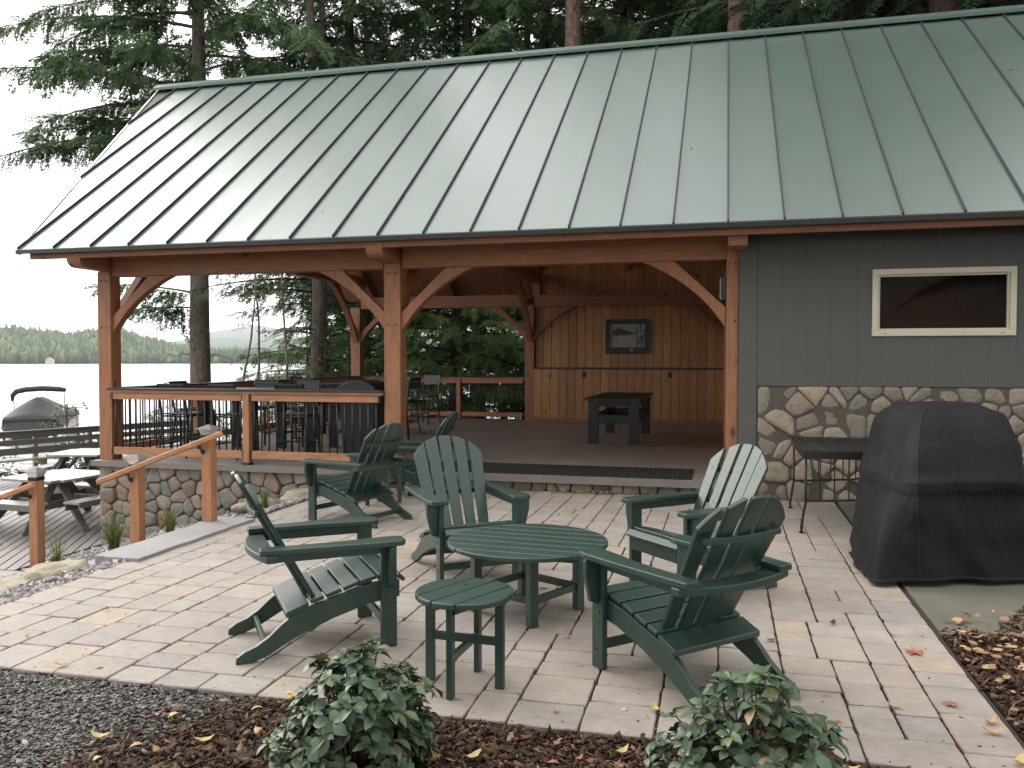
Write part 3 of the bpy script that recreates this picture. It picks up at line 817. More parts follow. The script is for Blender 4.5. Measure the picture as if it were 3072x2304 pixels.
# bar stools and bar tables
def make_stool():
    t = thing('bar_stool', '', 'bar stool')
    mb = MB()
    for k in range(5):
        y = -.19+k*.078; mb.box(-.215, .215, y, y+.07, .615+abs(k-2)*.004, .635+abs(k-2)*.004)
    mb.build('seat', M['black_slat'], t, bevel=.004)
    MB().tube([(-.21,-.2,.6),(.21,-.2,.6),(.21,.2,.6),(-.21,.2,.6),(-.21,-.2,.6)], .013, 6).build('seat_frame', M['black'], t)
    back = MB()
    for k in range(3):
        z = .86+k*.066; y = .235+(z-.64)*.14; back.add([(-.2,y-.008,z),(.2,y-.008,z),(.2,y+.008,z),(-.2,y+.008,z),(-.2,y+.001,z+.06),(.2,y+.001,z+.06),(.2,y+.017,z+.06),(-.2,y+.017,z+.06)],
            [(0,3,2,1),(4,5,6,7),(0,1,5,4),(1,2,6,5),(2,3,7,6),(3,0,4,7)])
    back.build('backrest', M['black_slat'], t)
    for sx in (-1,1):
        MB().bar((sx*.22,-.23,0),(sx*.208,-.205,.61),.03,.03,(0,1,0)).build('leg', M['black'], t, bevel=.004)
        MB().tube([(sx*.225,.27,0),(sx*.212,.215,.45),(sx*.21,.225,.64),(sx*.21,.30,1.065)], .017, 6).build('rear_leg', M['black'], t)
    MB().bar((-.21,.302,1.06),(.21,.302,1.06),.026,.026).build('top_bar', M['black'], t)
    fr = MB(); fr.bar((-.215,-.22,.25),(.215,-.22,.25),.03,.03); fr.bar((-.22,-.22,.2),(-.22,.245,.2),.022,.022); fr.bar((.22,-.22,.2),(.22,.245,.2),.022,.022); fr.bar((-.215,.245,.25),(.215,.245,.25),.022,.022)
    fr.build('footrest', M['black'], t)
    return t
def make_bartable():
    t = thing('bar_table', '', 'bar table')
    mb = MB()
    for k in range(8):
        y = -.52+k*.13; mb.box(-.52, .52, y+.003, y+.127, .93, .962)
    mb.build('tabletop', M['black_slat'], t, bevel=.004)
    for sx in (-1,1):
        for sy in (-1,1): MB().box(sx*.42-.05, sx*.42+.05, sy*.42-.05, sy*.42+.05, 0, .929).build('leg', M['black'], t, bevel=.005)
    a = MB(); a.box(-.37,.37,-.44,-.40,.83,.928); a.box(-.37,.37,.40,.44,.83,.928); a.box(-.44,-.40,-.37,.37,.83,.928); a.box(.40,.44,-.37,.37,.83,.928)
    a.build('apron', M['black'], t)
    return t
bt = [(-7.25, 11.6, 0, 'dark slatted bar table behind the left half of the front railing', 'the front lakeside bar table', [(-.42,-.92,180),(.42,-.90,176),(-.95,.1,92),(-.3,.92,4),(.45,.9,-5)]),
      (-5.65, 11.95, 3, 'dark slatted bar table behind the right half of the front railing', 'the front bar table near the bin', [(-.4,-.9,180),(-.3,.95,2),(.35,.92,-6)]),
      (-6.95, 14.9, -3, 'dark slatted bar table at the rear lake side of the porch', 'the rear lakeside bar table', [(-.35,-.9,182),(-.95,.0,90),(.1,.92,3),(.95,.2,-94)]),
      ]
proto_t = proto_s = None
for i, (x, y, a, lab, tn, spots) in enumerate(bt):
    if proto_t is None: proto_t = make_bartable(); o = proto_t
    else: o = copy_tree(proto_t)
    o.location = (x, y, SL); o.rotation_euler = (0,0,RAD(a)); tag(o, lab, None, 'bar tables on the porch')
    for j, (dx, dy, r) in enumerate(spots):
        if proto_s is None: proto_s = make_stool(); s = proto_s
        else: s = copy_tree(proto_s)
        ca, sa = math.cos(RAD(a)), math.sin(RAD(a))
        s.location = (x+dx*ca-dy*sa, y+dx*sa+dy*ca, SL); s.rotation_euler = (0,0,RAD(a+r))
        sd = ('near' if dy < -.5 else 'far' if dy > .5 else 'lake' if dx < 0 else 'house') + ' side'
        same = [q for q in spots if (q[1] < -.5) == (dy < -.5) and (q[1] > .5) == (dy > .5)]
        if abs(dy) > .5 and len(same) > 1: sd += ', left' if dx == min(q[0] for q in same) else ', right'
        tag(s, 'black slatted bar stool at %s (%s)' % (tn, sd), None, 'bar stools on the porch')
s = copy_tree(proto_s); s.location = (-6.33, 17.25, SL); s.rotation_euler = (0,0,RAD(-12))
tag(s, 'lone black bar stool seen right of the middle post before the rear railing', None, 'bar stools on the porch')
# ================================================================== patio furniture
def make_adirondack():
    """origin under the seat, facing +x"""
    t = thing('adirondack_chair', '', 'chair')
    G = M['green']
    # side runners
    top = [(.385,.365),(.30,.372),(.15,.345),(0,.30),(-.12,.265),(-.2,.235),(-.27,.185),(-.33,.13),(-.40,.085),(-.46,.062),(-.50,.035),(-.505,.0)]
    bot = [(-.42,.0),(-.34,.028),(-.2,.105),(0,.185),(.2,.245),(.385,.27)]
    for s in (-1,1):
        y = s*.262
        MB().prism(top+bot, lambda a,b: (a, y-.016, b), lambda a,b: (a, y+.016, b)).build('runner', G, t, bevel=.004)
    # front legs, arm brackets, arms
    for s in (-1,1):
        y = s*.297
        leg = MB().box(.27, .36, y-.017, y+.017, 0, .578).build('leg', G, t, bevel=.004)
        mb = MB()
        for x, z in ((.295,.30),(.335,.345),(.295,.24),(.318,.10)): mb.tube([(x, y+s*.016, z),(x, y+s*.021, z)], .006, 8)
        mb.build('bolt', M['bolt'], leg)
        pts = [(.0,.577),(.085,.577),(.083,.50),(.05,.36),(.02,.345),(.0,.345)]
        MB().prism(pts, lambda a,b: (.30, y+s*(.018+a), b), lambda a,b: (.33, y+s*(.018+a), b)).build('arm_bracket', G, t, bevel=.004)
        # arm: wide paw in front, narrowing to the rear
        outer = [(-.385,.352),(-.1,.372),(.15,.388),(.33,.392),(.385,.378),(.40,.35)]
        inner = [(.40,.272),(.385,.252),(.33,.243),(.22,.250),(.05,.272),(-.15,.272),(-.385,.262)]
        poly = outer + inner
        MB().prism(poly, lambda a,b: (a, s*b, .580), lambda a,b: (a, s*b, .612)).build('arm', G, t, bevel=.006)
        MB().box(-.345, .27, y-.012+s*.0, y+.014+s*.0, .53, .5795).build('arm_rail', G, t, bevel=.003)
    # seat slats
    for (x0, z0, x1, z1) in ((.405,.352,.362,.385),(.351,.392,.263,.384),(.252,.383,.167,.362),(.155,.360,.070,.333),(.058,.331,-.027,.304),(-.039,.302,-.11,.281)):
        a = Vector((x0,0,z0)); b = Vector((x1,0,z1)); d = (b-a).normalized(); nrm = Vector((d.z,0,-d.x))
        if nrm.z < 0: nrm = -nrm
        vs = []
        for k in (0,.024):
            for p in (a, b):
                q = p+nrm*k; vs += [(q.x,-.283,q.z),(q.x,.283,q.z)]
        MB().add(vs, [(0,1,3,2),(4,6,7,5),(0,4,5,1),(2,3,7,6),(0,2,6,4),(1,5,7,3)]).build('seat_slat', G, t, bevel=.005)
    MB().box(.362, .386, -.245, .245, .262, .352).build('front_apron', G, t, bevel=.004)
    # back: five fanned slats on a leaning plane
    B0 = Vector((-.105,0,.255)); tilt = RAD(28.5)
    up = Vector((-math.sin(tilt),0,math.cos(tilt))); fw = Vector((math.cos(tilt),0,math.sin(tilt)))
    def bp(l, h, off=0): return B0 + up*h + fw*off + Vector((0,l,0))
    H = .83; Rr = .36
    for k in range(-2,3):
        c0 = k*.097; c1 = k*.1195; w0, w1 = .0395, .0485
        def topz(l): return H - .42 + math.sqrt(max(0, .42**2 - (l*1.18)**2))
        pts = [(c0-w0,0),(c0+w0,0)]
        hl = [c1+w1-j*(2*w1)/6 for j in range(7)]
        pts += [(l, topz(l)) for l in hl]
        cv = .55*(abs(k)**2)*.012
        MB().prism(pts, lambda a,b: bp(a,b,cv), lambda a,b: bp(a,b,cv+.022)).build('back_slat', G, t, bevel=.004)
        for hh in (.345,.60):
            l = c0+(c1-c0)*hh/H; MB().prism([(l+.0055*math.cos(q*math.pi/4), hh+.0055*math.sin(q*math.pi/4)) for q in range(8)], lambda a,b: bp(a,b,cv+.0205), lambda a,b: bp(a,b,cv+.0235)).build('screw', M['bolt'], t.children[-1])
    # curved upper brace
    def arcboard(h, half, depth, thick, bow, name, flat=True, offs=-.004, wid=None):
        n = 12; A = []; Bq = []
        for i in range(n+1):
            l = -half + 2*half*i/n; f = bow*((l/half)**2)
            A.append((l, f)); 
        vs = []; fs = []
        for l, f in A:
            base = bp(l, h, offs+f)
            back = base - fw*depth if not flat else base + Vector((-depth*(1-.25*(l/half)**2),0,0))
            up_ = up*thick if not flat else Vector((0,0,thick))
            vs += [base, base+up_, back+up_, back]
        for i in range(n):
            o = 4*i
            for j in range(4):
                fs.append((o+j, o+(j+1)%4, o+4+(j+1)%4, o+4+j))
        fs += [(3,2,1,0),(4*n,4*n+1,4*n+2,4*n+3)]
        MB().add(vs, fs).build(name, G, t, bevel=.004)
    arcboard(.585, .255, .03, .03, .012, 'back_brace')
    # arm-level board behind the back, carries the arm ends
    n = 14; vs = []; fs = []
    for i in range(n+1):
        l = -.365+.73*i/n; e = 1-(l/.365)**2
        x0 = -.30 - .0*e; x1 = -.352 - .075*e
        z = .5405
        vs += [(x0+.0,l,z),(x0,l,z+.038),(x1,l,z+.038),(x1,l,z)]
    for i in range(n):
        o = 4*i
        for j in range(4): fs.append((o+j, o+(j+1)%4, o+4+(j+1)%4, o+4+j))
    fs += [(3,2,1,0),(4*n,4*n+1,4*n+2,4*n+3)]
    MB().add(vs, fs).build('arm_support', G, t, bevel=.005)
    # tilted board across the runners behind the seat, and the tail stretcher
    a = Vector((-.125,0,.245)); b = Vector((-.245,0,.221))
    MB().add([(a.x,-.285,a.z+.02),(a.x,.285,a.z+.02),(b.x,.285,b.z),(b.x,-.285,b.z),(a.x,-.285,a.z+.05),(a.x,.285,a.z+.05),(b.x,.285,b.z+.03),(b.x,-.285,b.z+.03)],
             [(0,3,2,1),(4,5,6,7),(0,1,5,4),(1,2,6,5),(2,3,7,6),(3,0,4,7)]).build('rear_board', G, t, bevel=.004)
    MB().prism([(.028*math.cos(q*math.pi/10), .016*math.sin(q*math.pi/10)) for q in range(20)], lambda a,b:(-.19+b,a,.254), lambda a,b:(-.19+b,a,.2655)).build('badge', M['bolt'], t)
    MB().bar((-.35,-.247,.078),(-.35,.247,.078),.024,.045).build('tail_stretcher', G, t, bevel=.003)
    MB().bar((.315,-.281,.12),(.315,.281,.12),.024,.05).build('front_stretcher', G, t, bevel=.003)
    return t
CH = [(-2.247,4.394,37.2,'green adirondack chair facing right, in front of the left side of the patio'),
      (-3.592,7.774,161.7,'green adirondack chair turned away with its back to the middle post'),
      (-3.52,9.30,182,'green adirondack chair in profile partly hidden behind two others by the step'),
      (-1.912,6.071,-52.9,'green adirondack chair facing the camera just behind the large round table'),
      (-.172,6.023,222.5,'green adirondack chair facing the round table, nearest the metal side table'),
      (-.184,4.307,135.7,'green adirondack chair seen from behind beside the right shrub')]
proto = make_adirondack()
for i, (x, y, a, lab) in enumerate(CH):
    o = proto if i == 0 else copy_tree(proto)
    o.location = (x, y, .002); o.rotation_euler = (0,0,RAD(a)); tag(o, lab, None, 'green adirondack chairs')

def round_top(mb, R_, n, gap, z0, z1):
    w = 2*R_/n
    for k in range(n):
        y0 = -R_+k*w+gap/2; y1 = -R_+(k+1)*w-gap/2
        if k == 0: y0 = -R_+.001
        if k == n-1: y1 = R_-.001
        pts = []
        m = 7
        for i in range(m+1):
            y = y0+(y1-y0)*i/m; pts.append((math.sqrt(max(0,R_*R_-y*y)), y))
        for i in range(m+1):
            y = y1+(y0-y1)*i/m; pts.append((-math.sqrt(max(0,R_*R_-y*y)), y))
        mb.prism(pts, lambda a,b:(a,b,z0), lambda a,b:(a,b,z1))
    return mb
t = thing('conversation_table', 'large round green slatted table between the adirondack chairs', 'table', (-1.21, 5.19, .002), RAD(-5))
round_top(MB(), .515, 8, .009, .43, .46).build('tabletop', M['green'], t, bevel=.008)
for k in range(4):
    a = RAD(23+90*k); MB().bar((.33*math.cos(a),.33*math.sin(a),0),(.33*math.cos(a),.33*math.sin(a),.43),.06,.055,(math.cos(a+.5),math.sin(a+.5),0)).build('leg', M['green'], t, bevel=.004)
    b = a+math.pi/2
    MB().bar((.32*math.cos(a),.32*math.sin(a),.15+.0*k),(.32*math.cos(b),.32*math.sin(b),.15),.024,.045).build('stretcher', M['green'], t, bevel=.003)
mb = MB()
for sy in (-.2,.2): mb.box(-.40,.40,sy-.03,sy+.03,.385,.429)
mb.build('underframe', M['green'], t, bevel=.004)
def side_table(x, y, rz, lab, top=.47):
    t = thing('side_table', lab, 'side table', (x, y, .002), RAD(rz), 'small round side tables')
    round_top(MB(), .245, 4, .008, top-.03, top).build('tabletop', M['green'], t, bevel=.007)
    for k in range(4):
        a = RAD(20+90*k); MB().bar((.185*math.cos(a),.185*math.sin(a),0),(.185*math.cos(a),.185*math.sin(a),top-.031),.045,.03,(-math.sin(a),math.cos(a),0)).build('leg', M['green'], t, bevel=.003)
    a = RAD(20); c, s = math.cos(a)*.165, math.sin(a)*.165
    MB().bar((-c,-s,.19),(c,s,.19),.022,.04).build('stretcher', M['green'], t, bevel=.003)
    MB().bar((s,-c,.232),(-s,c,.232),.022,.04).build('stretcher', M['green'], t, bevel=.003)
    mb = MB(); mb.bar((-.17,-.06,top-.05),(.17,-.06,top-.05),.05,.036); mb.bar((-.17,.06,top-.05),(.17,.06,top-.05),.05,.036)
    mb.build('underframe', M['green'], t)
side_table(-1.235, 3.925, 11+55, 'small round green side table in front beside the left shrub')
side_table(-3.66, 8.63, 20, 'small round green side table half hidden between two chairs near the step')

# ---------------------------------------------------------------- black metal table by the stone base
t = thing('metal_table', 'black metal slat top table against the fieldstone base beside the grill', 'side table', (1.2, 8.85, 0))
mb = MB(); L0, L1, y0, y1, zt = -.50, .62, -.78, .70, .775
mb.box(L0+.03, L1-.03, y0+.02, y0+.032, zt-.075, zt); mb.box(L0+.03, L1-.03, y1-.032, y1-.02, zt-.075, zt)
mb.box(L0+.02, L0+.032, y0+.03, y1-.03, zt-.075, zt); mb.box(L1-.032, L1-.02, y0+.03, y1-.03, zt-.075, zt)
mb.build('apron', M['black'], t, bevel=.004)
mb = MB(); n = 24
for k in range(n):
    x = L0+.04+k*(L1-L0-.08)/n; mb.box(x, x+.030, y0+.034, y1-.034, zt-.006, zt+.004)
mb.build('slat_top', M['black'], t)
for yy in (y0+.07, y1-.07):
    for xx, s in ((L0+.05,-1),(L1-.05,1)):
        MB().tube([(xx,yy,zt-.06),(xx-.0*s,yy,.33),(xx+.0*s,yy,.28),(xx+.015*s,yy,.2),(xx+.035*s,yy,.05),(xx+.03*s,yy,.004)], .012, 8).build('leg', M['black'], t, smooth=True)
        MB().lathe([(.0,0),(.026,0),(.026,.012),(.0,.014)], 12, (xx+.03*s,yy,0)).build('foot', M['black'], t)
    # hanging rack with upright bars
    x0, x1 = L0+.05, L0+.78
    mb = MB().tube([(x0,yy,.30),(x1-.12,yy,.335),(x1-.04,yy,.36),(x1,yy,.42),(x1,yy,zt-.06)], .011, 8)
    for k in range(1,6):
        x = x0+k*.125; mb.tube([(x,yy,.302+.035*k/5),(x,yy,zt-.06)], .007, 6)
    mb.build('rack', M['black'], t)

# ---------------------------------------------------------------- covered grill
gx, gy = 1.55, 7.3
t = thing('covered_grill', 'large barbecue grill under a black fitted cover on the concrete pad', 'grill', (gx, gy, 0))
RN = [  # (z, ring of nine points)
 (.025,[(1.36,6.41),(1.75,6.55),(2.17,6.69),(2.16,7.4),(2.05,8.0),(1.55,8.05),(1.15,7.9),(1.035,7.25),(1.03,6.36)]),
 (.30, [(1.36,6.43),(1.75,6.555),(2.16,6.69),(2.14,7.4),(2.03,7.98),(1.54,8.03),(1.17,7.88),(1.06,7.28),(1.09,6.47)]),
 (.55, [(1.35,6.44),(1.745,6.56),(2.14,6.685),(2.11,7.4),(2.0,7.97),(1.53,8.01),(1.19,7.87),(1.10,7.3),(1.18,6.63)]),
 (.735,[(1.345,6.455),(1.74,6.57),(2.125,6.685),(2.08,7.4),(1.97,7.96),(1.52,8.0),(1.21,7.86),(1.13,7.32),(1.235,6.74)]),
 (.80, [(1.36,6.53),(1.74,6.62),(2.11,6.72),(2.06,7.4),(1.95,7.92),(1.52,7.95),(1.22,7.83),(1.16,7.34),(1.25,6.79)]),
 (.98, [(1.39,6.66),(1.75,6.74),(2.10,6.82),(2.03,7.4),(1.92,7.84),(1.52,7.88),(1.25,7.78),(1.22,7.36),(1.30,6.94)]),
 (1.11,[(1.43,6.79),(1.75,6.85),(2.07,6.92),(2.0,7.4),(1.89,7.76),(1.53,7.8),(1.28,7.71),(1.27,7.34),(1.345,7.0)]),
 (1.205,[(1.47,6.91),(1.745,6.96),(2.04,7.02),(1.96,7.38),(1.87,7.68),(1.56,7.70),(1.34,7.62),(1.335,7.30),(1.40,7.06)]),
 (1.262,[(1.57,7.07),(1.74,7.09),(1.93,7.13),(1.90,7.34),(1.82,7.54),(1.62,7.56),(1.45,7.49),(1.44,7.29),(1.48,7.14)])]
def crom(p0,p1,p2,p3,t):
    return .5*((2*p1)+(-p0+p2)*t+(2*p0-5*p1+4*p2-p3)*t*t+(-p0+3*p1-3*p2+p3)*t**3)
def cover_pt(u, lev):
    """u around in [0,9), lev in ring units"""
    i = int(math.floor(u)); f = u-i
    l0 = min(int(lev), len(RN)-2); g = lev-l0
    def ring(k):
        k = max(0, min(len(RN)-1, k)); r = RN[k][1]; 
        return Vector([crom(*(r[(i+d)%9][c] for d in (-1,0,1,2)), f) for c in (0,1)] + [RN[k][0]])
    # tighten the round corners a little
    a, b = ring(l0), ring(l0+1)
    p = a.lerp(b, g)
    lin = Vector([RN[l0][1][i%9][c]*(1-f)+RN[l0][1][(i+1)%9][c]*f for c in (0,1)]+[0]).lerp(Vector([RN[l0+1][1][i%9][c]*(1-f)+RN[l0+1][1][(i+1)%9][c]*f for c in (0,1)]+[0]), g)
    p.x = p.x*.55+lin.x*.45; p.y = p.y*.55+lin.y*.45
    c = Vector((1.6,7.35,0)); out = Vector((p.x-c.x, p.y-c.y, 0)).normalized()
    ang = u/9*2*math.pi
    lowf = max(0, 1-lev/3.2)
    fold = .020*math.sin(ang*9+1.4*math.sin(lev))*lowf + .030*noise.noise(Vector((p.x*2.6,p.y*2.6,p.z*1.3))) + .022*noise.noise(Vector((p.x*5+p.z*3,p.y*5,p.z*4)))
    sharp = .018*(1-abs(2*((noise.noise(Vector((p.x*3.1+p.z*2.0, p.y*3.1, p.z*3.0+7)))*.5+.5))-1)) if lev > 2.5 else 0
    p = p + out*(fold+sharp)
    p.z += .018*noise.noise(Vector((ang*1.2,lev*.8,2)))*(1 if lev > .2 else .3) + (.012*math.sin(ang*2+1)+.006 if lev < .4 else 0)
    return p
NU, NL = 144, 64
vs = []; fs = []
for j in range(NL+1):
    lev = (len(RN)-1)*j/NL
    for i in range(NU): vs.append(cover_pt(9*i/NU, lev) - Vector((gx,gy,0)))
for j in range(NL):
    for i in range(NU):
        k = (i+1)%NU; fs.append((j*NU+i, j*NU+k, (j+1)*NU+k, (j+1)*NU+i))
vs.append(Vector((1.68-gx,7.29-gy,1.285))); 
for i in range(NU): fs.append((NL*NU+i, NL*NU+(i+1)%NU, len(vs)-1))
cov = MB().add(vs, fs).build('cover', M['cover'], t, smooth=True)
def outp(u, lev, e=.003):
    p = cover_pt(u, lev); c = Vector((1.6,7.35,p.z-.15)); d = (p-c).normalized(); return p+d*e-Vector((gx,gy,0))
MB().tube([outp(0, l/10) for l in range(2, 75)], .0035, 5).build('seam', M['seam'], cov)
MB().tube([outp(6.2+2.8*k/40, 3.0) for k in range(41)], .003, 5).build('seam', M['seam'], cov)
MB().tube([outp(7.0+2.0*k/30, 6.6) for k in range(31)], .003, 5).build('seam', M['seam'], cov)
MB().tube([outp(9*k/140, .06, .001) for k in range(141)], .004, 5).build('hem', M['seam'], cov)
for x, y in ((1.2,6.75),(2.0,6.95),(1.35,7.7),(1.85,7.75)):
    MB().box(x-.03-gx, x+.03-gx, y-.03-gy, y+.03-gy, 0.012, .3).build('leg', M['black'], t)
t = thing('storage_tray', 'dark tray with a pale insert under the edge of the grill cover', 'tray', (1.14, 7.0, .012))
MB().box(-.12, .3, -.42, .35, 0, .012).build('tray_base', M['black_plastic'], t, bevel=.003)
MB().box(-.10, .1, -.36, -.1, .0125, .03).build('pale_insert', M['gray_light'], t, bevel=.003)
# ================================================================== ground
def sstep(a, b, x):
    t = max(0., min(1., (x-a)/(b-a))); return t*t*(3-2*t)
WATER = -2.6
def gh(x, y):
    """height of the ground"""
    h = -.045
    s = (-x*.7071 + y*.7071)
    if x < -4.65 and y < 10.2:
        h = -.07 - 1.05*sstep(-4.7, -8.4, x)*1.0
        h = -.07 - (1.05/3.9)*min(3.9, -4.7-x) if x < -4.7 else -.07
    elif x < -8.5: h = -1.12
    if y > 19.0: h = max(h, -.1) if x > -8.5 else h
    if x < -8.5: h = min(h, -1.12)
    if y > 19.2 and x > -12: h = -.12 - max(0, (-x-8)*.25) + .15*noise.noise(Vector((x*.3,y*.3,0)))
    if x < -7.6 and y > 9.6: h = min(h, -1.12)
    k = sstep(19, 27, s)
    h = h*(1-k) + (-3.4)*k if s > 19 else h
    # bank rising at the far right beside the stone base
    r = sstep(2.35, 3.6, x)*sstep(6.8, 8.6, y)*(1 if y < 10.05 else 0)
    h += 1.0*r
    if y > 20: h += 4.0*sstep(24, 60, y)*sstep(-14, 6, x)
    return h
def grid(name, x0, x1, y0, y1, n, m, f, mat):
    vs = [(x0+(x1-x0)*i/n, y0+(y1-y0)*j/m, f(x0+(x1-x0)*i/n, y0+(y1-y0)*j/m)) for j in range(m+1) for i in range(n+1)]
    fs = [(j*(n+1)+i, j*(n+1)+i+1, (j+1)*(n+1)+i+1, (j+1)*(n+1)+i) for j in range(m) for i in range(n)]
    return MB().add(vs, fs).build(name, M[mat], smooth=True)
structure(grid('ground', -45, 45, -30, 70, 225, 250, lambda x, y: gh(x,y) - (.22 if (-8.9 < x < -4.2 and 3 < y < 10.4) else 0), 'dirt'))
structure(MB().box(-4000, 1500, -600, 4500, WATER-.5, WATER).build('lake', M['water']))

# --- beds around the patio (thin sheets just above the ground)
bumpy = lambda b, a: (lambda x, y: b + a*noise.noise(Vector((x*4,y*4,1))) + a*.6*noise.noise(Vector((x*11,y*11,5))))
structure(grid('mulch_bed', -2.9, 4.5, 1.0, 3.56, 90, 40, bumpy(-.025,.016), 'mulch'))
structure(grid('mulch_bed', 1.262, 4.6, 3.564, 6.25, 60, 50, bumpy(-.016,.016), 'mulch'))
structure(grid('gravel_path', -6.2, -1.9, .8, 3.54, 80, 50, lambda x,y: -.03 + .012*noise.noise(Vector((x*5,y*5,0))) - .04*sstep(-2.75,-2.2,x), 'slate_dust'))
structure(MB().box(1.262, 3.9, 5.35, 9.96, -.03, -.002).build('concrete_pad', M['pad']))
# --- the paved patio: every paver has real thickness
def pave(x0, y0, nx, ny, g, mb, z, rnd, sizes):
    occ = [[False]*ny for _ in range(nx)]
    for j in range(ny):
        for i in range(nx):
            if occ[i][j]: continue
            opts = list(sizes); rnd.shuffle(opts)
            run = 0
            while i+run < nx and not occ[i+run][j]: run += 1
            opts = [o for o in opts if run-o[0] not in (1, 2)]
            m = run if run <= 6 else 4
            for (a, b) in opts + [(m,4),(m,3),(m,2),(m,1),(1,1)]:
                if i+a <= nx and j+b <= ny and all(not occ[i+p][j+q] for p in range(a) for q in range(b)): break
            for p in range(a):
                for q in range(b): occ[i+p][j+q] = True
            gx_, gy_ = 0.0034+.0018*sstep(-2.4,-.2,x0+i*g)*rnd.uniform(.5,1.2), .0038
            X0 = x0+i*g+gx_+rnd.uniform(-.0015,.0015); X1 = x0+(i+a)*g-gx_+rnd.uniform(-.0015,.0015); Y0 = y0+j*g+gy_; Y1 = y0+(j+b)*g-gy_
            zt = z+rnd.uniform(-.0025,.0025); tx = rnd.uniform(-.004,.004); ty = rnd.uniform(-.004,.004)
            cx, cy = (X0+X1)/2, (Y0+Y1)/2
            # wavy tumbled outline
            out = []
            def edge(ax, ay, bx, by):
                L = math.hypot(bx-ax, by-ay); k = max(2, int(L/.075))
                for s in range(k):
                    t = s/k; px = ax+(bx-ax)*t; py = ay+(by-ay)*t
                    w = .0028*noise.noise(Vector((px*23, py*23, 9)))
                    n_ = (-(by-ay)/L, (bx-ax)/L)
                    out.append((px+n_[0]*w, py+n_[1]*w))
            c = .006
            edge(X0+c,Y0,X1-c,Y0); edge(X1,Y0+c,X1,Y1-c); edge(X1-c,Y1,X0+c,Y1); edge(X0,Y1-c,X0,Y0+c)
            n = len(out); vs = []; 
            hz = lambda px, py: zt + (px-cx)*tx + (py-cy)*ty
            for px, py in out: vs.append((px, py, hz(px,py)-.022))
            for px, py in out: vs.append((px, py, hz(px,py)-.005))
            for px, py in out:
                k = 1-.0055/max(.05, math.hypot(px-cx,py-cy)); vs.append((cx+(px-cx)*k, cy+(py-cy)*k, hz(px,py)))
            fs = []
            for r in (0,1):
                for s in range(n): fs.append((r*n+s, r*n+(s+1)%n, (r+1)*n+(s+1)%n, (r+1)*n+s))
            fs.append([2*n+s for s in range(n)])
            mb.add(vs, fs)
rnd = random.Random(21)
SZ = [(4,4),(4,4),(5,4),(6,4),(5,5),(4,5),(4,6),(6,5),(4,3),(5,3),(3,4),(3,5)]
g = .0655
mb = MB(); pave(-4.6, 3.555, 89, 98, g, mb, .0, rnd, SZ)
pat = structure(mb.build('patio', M['paver']))
structure(MB().box(-4.6, 1.252, 3.56, 10.02, -.04, -.013).build('patio_joint_sand', M['joint']))
mb = MB(); pave(-8.4, 5.05, 40, 27, g, mb, -.50, rnd, SZ)
structure(mb.build('landing', M['paver']))
structure(MB().box(-8.4, -5.75, 5.05, 6.87, -1.5, -.512).build('landing_base', M['joint']))
structure(grid('planting_bed', -8.62, -4.61, 3.4, 9.96, 70, 90, lambda x,y: gh(x,y)+.03+.02*noise.noise(Vector((x*5,y*5,0))) if not (x < -5.6 and 4.9 < y < 6.95) else -.6-.03*(-x-5.6), 'gravel_bed'))

# --- stone steps
def slab_step(x0, x1, y0, y1, z1, h, lab):
    n = 10; rnd = random.Random(int(x0*100))
    out = []
    for i in range(n): out.append((x0+(x1-x0)*i/n, y0+rnd.uniform(-.012,.012)))
    for i in range(n): out.append((x1+rnd.uniform(-.01,.01), y0+(y1-y0)*i/n))
    for i in range(n): out.append((x1+(x0-x1)*i/n, y1+rnd.uniform(-.012,.012)))
    for i in range(n): out.append((x0+rnd.uniform(-.01,.01), y1+(y0-y1)*i/n))
    o = MB().prism(out, lambda a,b:(a,b,z1-h), lambda a,b:(a,b,z1)).build('granite_step', M['granite'], bevel=.008)
    tag(o, lab, 'step', 'granite slab steps')
slab_step(-4.93, -4.52, 5.68, 7.42, .028, .16, 'gray granite slab step, topmost, level with the patio edge')
slab_step(-5.36, -4.935, 5.72, 7.40, -.14, .18, 'gray granite slab step, second one down behind the boulder')
slab_step(-5.74, -5.365, 5.74, 7.0, -.32, .2, 'gray granite slab step just above the lower paved landing')
# boulders
def boulder(x, y, z, sx, sy, sz, rz, lab, seed):
    import bmesh
    bm = bmesh.new(); bmesh.ops.create_icosphere(bm, subdivisions=4, radius=1)
    for v in bm.verts:
        p = v.co.copy(); k = 1+.28*noise.noise(p*1.3+Vector((seed,0,0)))+.10*noise.noise(p*4+Vector((seed,0,0)))
        v.co = Vector((p.x*sx, p.y*sy, max(-.6,min(.72,p.z*1.15))*sz))*k
    me = bpy.data.meshes.new('boulder'); bm.to_mesh(me); bm.free()
    o = link('boulder', me, M['boulder'], None, 0, True); o.location = (x,y,z); o.rotation_euler = (0,0,rz)
    tag(o, lab, 'boulder', 'yellowish boulders edging the gravel')
boulder(-5.14, 5.46, -.12, .20, .30, .14, -.1, 'yellowish boulder against the end of the granite steps', 1)
boulder(-5.10, 4.98, -.15, .20, .32, .14, .1, 'flat tan boulder between the landing pavers and the gravel strip', 7)
boulder(-5.06, 4.44, -.14, .2, .3, .14, -.1, 'pale boulder at the left border of the gravel strip', 12)
boulder(-5.03, 3.95, -.13, .18, .24, .13, .2, 'mossy boulder nearest the camera on the gravel strip', 17)
boulder(-4.95, 9.25, -.09, .28, .16, .13, .7, 'light tan boulder at the foot of the fieldstone wall', 23)
boulder(-5.32, 8.75, -.14, .26, .15, .12, .8, 'pale boulder lower down along the fieldstone wall', 31)

